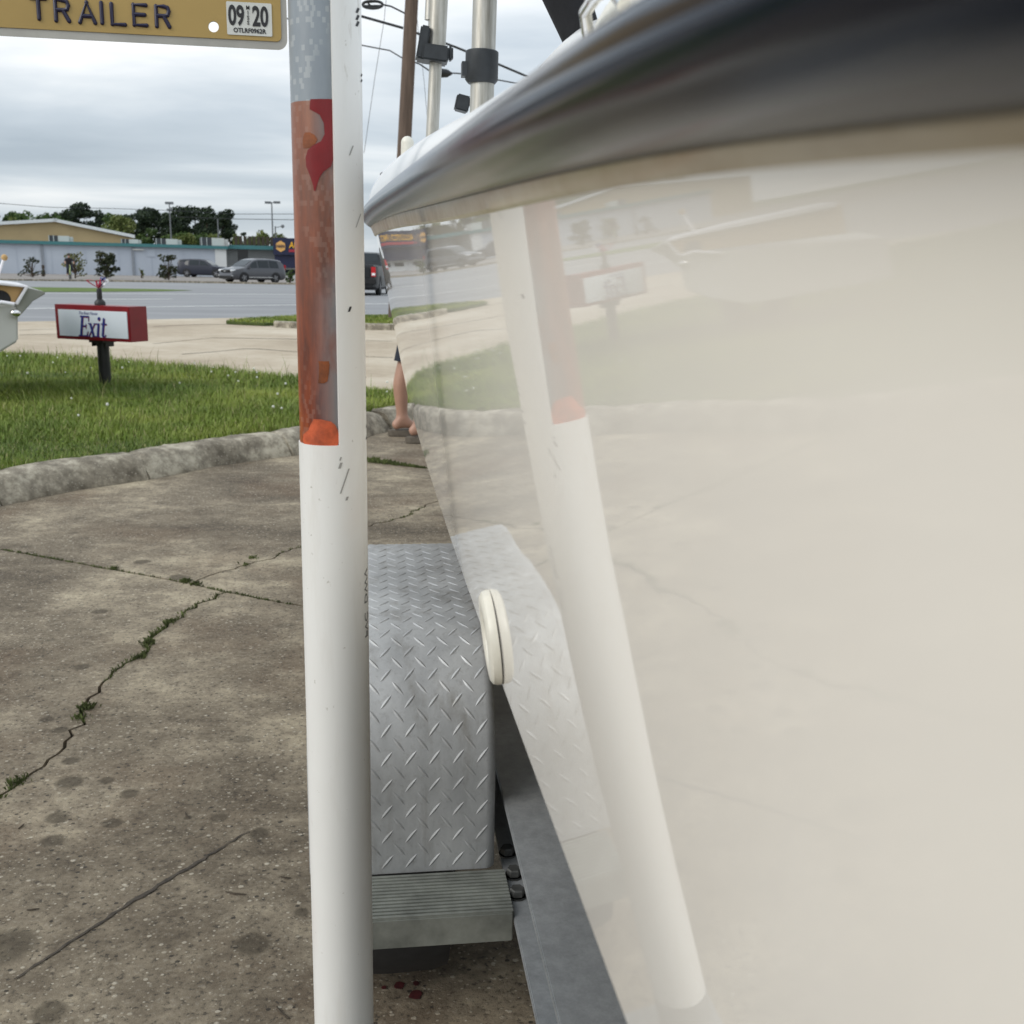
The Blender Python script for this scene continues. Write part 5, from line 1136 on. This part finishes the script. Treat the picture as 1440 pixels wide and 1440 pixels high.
wire([(-60, 281, 140), (0, 286, 140), (70, 291.5, 140), (150, 293, 140), (240, 296, 140), (330, 301, 140), (415, 301, 140), (520, 303, 140)], 'distant_wire', 'distant overhead wire crossing above the tan gable', .035)
wire([(250, 305, 150), (330, 308, 150), (415, 309, 150), (520, 313, 150)], 'distant_wire', 'distant lower overhead wire to the right of the pines', .045)

# ================================================================== PEOPLE
M('skin', (.42, .24, .17), .5, 0, .1, 10); M('shorts_navy', (.014, .018, .03), .85, 0, .2, 30); M('shirt_grey', (.16, .17, .19), .85, 0, .15, 20); M('sandal', (.13, .11, .085), .8, 0, .2, 40); M('hair_dark', (.03, .02, .015), .8); M('shirt_dark', (.03, .025, .03), .8); M('bike_green', (.45, .55, .22), .4)
def person(name, loc, label, joints, bones, rad, rz, skin='skin'):
    """joints: name -> xyz ; bones: pairs ; rad: name -> radius ; one continuous skinned body"""
    t = thing(name, loc, label, 'person', rz=rz); names = list(joints); me = bpy.data.meshes.new('body'); me.from_pydata([joints[n_] for n_ in names], [(names.index(a), names.index(c)) for a, c in bones], [])
    o = bpy.data.objects.new('body', me); C.objects.link(o); o.parent = t; sk = o.modifiers.new('skin', 'SKIN'); sk.use_smooth_shade = True
    for i, n_ in enumerate(names):
        d = me.skin_vertices[0].data[i]; r_ = rad[n_]; d.radius = r_ if isinstance(r_, tuple) else (r_, r_); d.use_root = (n_ == 'pelvis')
    ss = o.modifiers.new('sub', 'SUBSURF'); ss.levels = 2; ss.render_levels = 2; me.materials.append(MATS[skin]); return t
def stand_joints(hipw=.09):
    J = {'pelvis': (0, 0, .95), 'waist': (0, 0, 1.10), 'chest': (0, .0, 1.32), 'neck': (0, 0, 1.48), 'jaw': (0, .03, 1.57), 'head': (0, .015, 1.68), 'crown': (0, .0, 1.75)}
    rd = {'pelvis': (.15, .11), 'waist': (.135, .10), 'chest': (.16, .11), 'neck': .055, 'jaw': (.065, .075), 'head': (.08, .095), 'crown': .05}
    B = [('pelvis', 'waist'), ('waist', 'chest'), ('chest', 'neck'), ('neck', 'jaw'), ('jaw', 'head'), ('head', 'crown')]
    return J, rd, B
# person standing by the kerb behind the bow; toes to the right (local +y is forward)
fa, fb = g(566, 607, .03), g(590, 616, .03); mid_ = (fa+fb)/2
J, rd, B = stand_joints()
def leg_j(s, side, fwd):
    J.update({'hip'+s: (side, .11, .90), 'knee'+s: (side*1.02, .0+fwd*.8, .50), 'calf'+s: (side*1.02, -.035+fwd*.95, .34), 'shin'+s: (side*1.01, -.025+fwd, .19), 'ankle'+s: (side, -.02+fwd, .10), 'heel'+s: (side, -.088+fwd, .062), 'ball'+s: (side*1.1, .12+fwd, .045), 'toe'+s: (side*1.15, .19+fwd, .04)})
    rd.update({'hip'+s: .095, 'knee'+s: .058, 'calf'+s: .058, 'shin'+s: .042, 'ankle'+s: .033, 'heel'+s: .031, 'ball'+s: (.045, .026), 'toe'+s: (.036, .018)}); B.extend([('pelvis', 'hip'+s), ('hip'+s, 'knee'+s), ('knee'+s, 'calf'+s), ('calf'+s, 'shin'+s), ('shin'+s, 'ankle'+s), ('ankle'+s, 'heel'+s), ('ankle'+s, 'ball'+s), ('ball'+s, 'toe'+s)])
# local x is to the person's right once turned; forward spread between the two feet
dv = (fb-fa); dv.z = 0
rzp = R(-80); fwdv = Vector((-math.sin(rzp), math.cos(rzp), 0)); rtv = Vector((math.cos(rzp), math.sin(rzp), 0))
base = mid_.copy(); base.z = 0; base.x += .02
for s, f_, in (('L', fa), ('R', fb)):
    o_ = f_-mid_; leg_j(s, o_.dot(rtv), o_.dot(fwdv))
for s, sd2 in (('L', -1), ('R', 1)):
    J.update({'sh'+s: (sd2*.19, 0, 1.43), 'el'+s: (sd2*.25, -.03, 1.15), 'wr'+s: (sd2*.26, .10, .93), 'hand'+s: (sd2*.26, .16, .86)}); rd.update({'sh'+s: .06, 'el'+s: .042, 'wr'+s: .029, 'hand'+s: (.034, .02)}); B.extend([('chest', 'sh'+s), ('sh'+s, 'el'+s), ('el'+s, 'wr'+s), ('wr'+s, 'hand'+s)])
    for k in range(4):
        n_ = 'f%d' % k+s; J[n_] = (sd2*.26, .165+.014*(k-1.5), .785-.006*abs(k-1.5)); rd[n_] = .008; B.append(('hand'+s, n_))
    J['th'+s] = (sd2*.225, .19, .83); rd['th'+s] = .009; B.append(('hand'+s, 'th'+s))
def bend(v):
    v = Vector(v); p = Vector((v.x, v.y+.13, v.z))
    if v.z < .93: return p
    c = Vector((0, .13, .95)); return c + Matrix.Rotation(-R(48)*min(1, (v.z-.93)/.2), 3, 'X') @ (p-c)
for n_ in J:
    if not any(n_.startswith(k) for k in ('hip', 'knee', 'calf', 'shin', 'ankle', 'heel', 'ball', 'toe')): J[n_] = tuple(bend(J[n_])) if not n_[:2] in ('wr', 'ha', 'th', 'f0', 'f1', 'f2', 'f3') else tuple(Vector(J[n_])+Vector((0, .52, .02)))
    if n_[:2] == 'el': J[n_] = tuple(Vector((J[n_][0], .60, 1.12)))
pe = person('person', base, 'person in navy shorts and grey slides standing behind the bow', J, B, rd, rzp)
sh_ = MB()
for s in ('L', 'R'):
    hp, kn = Vector(J['hip'+s]), Vector(J['knee'+s]); rows = []
    for t_, r_ in ((-.12, .13), (.2, .12), (.6, .098), (.98, .082)):
        c = hp.lerp(kn, t_); rows.append([(c.x+r_*math.cos(2*PI*k/18), c.y+r_*math.sin(2*PI*k/18), c.z) for k in range(18)])
    sh_.grid(rows, True)
sh_.lathe([(.17, .86), (.185, .95), (.165, 1.02), (.155, 1.04)], (0, .13, 0), 22); sh_.build('shorts', 'shorts_navy', pe, local=True, smooth=True)
ts = MB(); ts.grid([[(r0*math.cos(2*PI*k/22), r1*math.sin(2*PI*k/22), z) for k in range(22)] for z, r0, r1 in ((1.03, .19, .15), (1.2, .185, .145), (1.36, .205, .145), (1.44, .19, .115), (1.49, .08, .075))], True)
for sd2 in (-1, 1): ts.tube([(sd2*.14, 0, 1.42), (sd2*.21, -.01, 1.36), (sd2*.25, -.03, 1.2)], [.09, .075, .068], 14)
xf(ts, bend).build('shirt', 'shirt_grey', pe, local=True, smooth=True)
xf(MB().ball((0, -.005, 1.695), .105, 16, 10, (.92, 1.1, 1.0)), bend).build('hair', 'hair_dark', pe, local=True, smooth=True)
hd = MB(); hd.ball((-.033, .098, 1.665), .012, 8, 6).ball((.033, .098, 1.665), .012, 8, 6); xf(hd, bend).build('eyes', 'hair_dark', pe, local=True)
xf(MB().tube([(0, .10, 1.66), (0, .128, 1.625)], [.010, .016], 8), bend).build('nose', 'skin', pe, local=True, smooth=True)
for s in ('L', 'R'):
    hx2, an = Vector(J['heel'+s]), Vector(J['toe'+s]); c = (hx2+an)/2; o_ = []
    for k in range(20):
        a = 2*PI*k/20; o_.append((c.x+.050*math.cos(a)*(1+.12*math.sin(a)), c.y+.172*math.sin(a)))
    sl_ = MB().prism(o_, .0, .044); sl_.build('slide_sole', 'sandal', pe, local=True, bevel=.006)
    st_ = MB(); st_.grid([[(c.x+.052*math.cos(a), c.y+.02+dy_, .02+.075*math.sin(a)) for a in [PI*k/10 for k in range(11)]] for dy_ in (0, .04, .08)]); st_.build('slide_strap', 'sandal', pe, local=True, smooth=True)
# cyclist coming along the far kerb
qb_ = g(99, 393.2, -.075); BR = R(20)
bk_ = thing('bicycle', qb_, 'bicycle with pale green frame ridden toward the lot', 'bicycle', rz=BR)
for y in (-.52, .52):
    w_ = MB().tube([(0, y+.33*math.cos(2*PI*k/28), .34+.33*math.sin(2*PI*k/28)) for k in range(28)], .02, 8, closed=True).build('wheel', 'rubber', bk_, local=True, smooth=True)
    sp_ = MB()
    for k in range(8): a = 2*PI*k/8; sp_.tube([(0, y, .34), (0, y+.32*math.cos(a), .34+.32*math.sin(a))], .003, 4)
    sp_.build('spokes', 'alloy', w_, local=True)
MB().tube([(0, .52, .34), (0, .12, .36), (0, .25, .85), (0, -.32, .88), (0, .12, .36)], .022, 8).tube([(0, .52, .34), (0, .25, .85)], .016, 8).tube([(0, -.52, .34), (0, -.36, .80), (0, -.33, 1.0)], .028, 8).build('frame', 'bike_green', bk_, local=True)
MB().tube([(-.28, -.36, 1.04), (-.1, -.33, 1.02), (.1, -.33, 1.02), (.28, -.36, 1.04)], .016, 8).build('handlebar', 'rubber', bk_, local=True); MB().box((0, .27, .90), (.13, .25, .05)).build('saddle', 'rubber', bk_, local=True, bevel=.015)
MB().tube([(-.12, .12, .36), (.12, .12, .36)], .015, 8).box((-.17, .12, .26), (.09, .08, .02)).box((.17, .12, .44), (.09, .08, .02)).build('pedals', 'rubber', bk_, local=True)
J = {'pelvis': (0, -.24, .98), 'waist': (0, -.17, 1.12), 'chest': (0, -.02, 1.33), 'neck': (0, .06, 1.46), 'jaw': (0, .11, 1.53), 'head': (0, .10, 1.64), 'crown': (0, .09, 1.71)}
rd = {'pelvis': (.15, .11), 'waist': (.135, .10), 'chest': (.16, .11), 'neck': .055, 'jaw': (.065, .075), 'head': (.08, .095), 'crown': .05}
B = [('pelvis', 'waist'), ('waist', 'chest'), ('chest', 'neck'), ('neck', 'jaw'), ('jaw', 'head'), ('head', 'crown')]
for s, sd2, pz in (('L', 1, .30), ('R', -1, .48)):
    J.update({'hip'+s: (sd2*.10, -.20, .93), 'knee'+s: (sd2*.13, .10, .70+.12*(pz > .4)), 'ankle'+s: (sd2*.16, -.10, pz+.09), 'toe'+s: (sd2*.17, .04, pz+.03), 'sh'+s: (sd2*.19, .0, 1.40), 'el'+s: (sd2*.28, .14, 1.20), 'wr'+s: (sd2*.27, .30, 1.08), 'hand'+s: (sd2*.27, .36, 1.06)})
    rd.update({'hip'+s: .095, 'knee'+s: .058, 'ankle'+s: .038, 'toe'+s: (.045, .03), 'sh'+s: .06, 'el'+s: .042, 'wr'+s: .03, 'hand'+s: .036}); B += [('pelvis', 'hip'+s), ('hip'+s, 'knee'+s), ('knee'+s, 'ankle'+s), ('ankle'+s, 'toe'+s), ('chest', 'sh'+s), ('sh'+s, 'el'+s), ('el'+s, 'wr'+s), ('wr'+s, 'hand'+s)]
cy = person('person', qb_, 'person in dark shirt cycling past the warehouse shrubs', J, B, rd, BR+PI)
ts = MB(); ts.grid([[(r0*math.cos(2*PI*k/18), yc+r1*math.sin(2*PI*k/18), z) for k in range(18)] for z, yc, r0, r1 in ((1.0, -.23, .18, .15), (1.15, -.14, .175, .14), (1.32, -.02, .2, .14), (1.43, .04, .17, .11), (1.47, .06, .08, .07))], True)
for sd2 in (-1, 1): ts.tube([(sd2*.14, -.01, 1.39), (sd2*.22, .04, 1.34), (sd2*.27, .12, 1.22)], [.085, .072, .062], 12)
ts.build('shirt', 'shirt_dark', cy, local=True, smooth=True)
sh_ = MB()
for s in ('L', 'R'):
    hp, kn, an = Vector(J['hip'+s]), Vector(J['knee'+s]), Vector(J['ankle'+s]); sh_.tube([hp+Vector((0, -.03, .04)), hp.lerp(kn, .5), kn, kn.lerp(an, .5), an], [.12, .10, .078, .07, .06], 12)
sh_.build('trousers', 'shorts_navy', cy, local=True, smooth=True)
MB().ball((0, .085, 1.66), .103, 14, 8, (.92, 1.08, 1.0)).build('hair', 'hair_dark', cy, local=True, smooth=True)
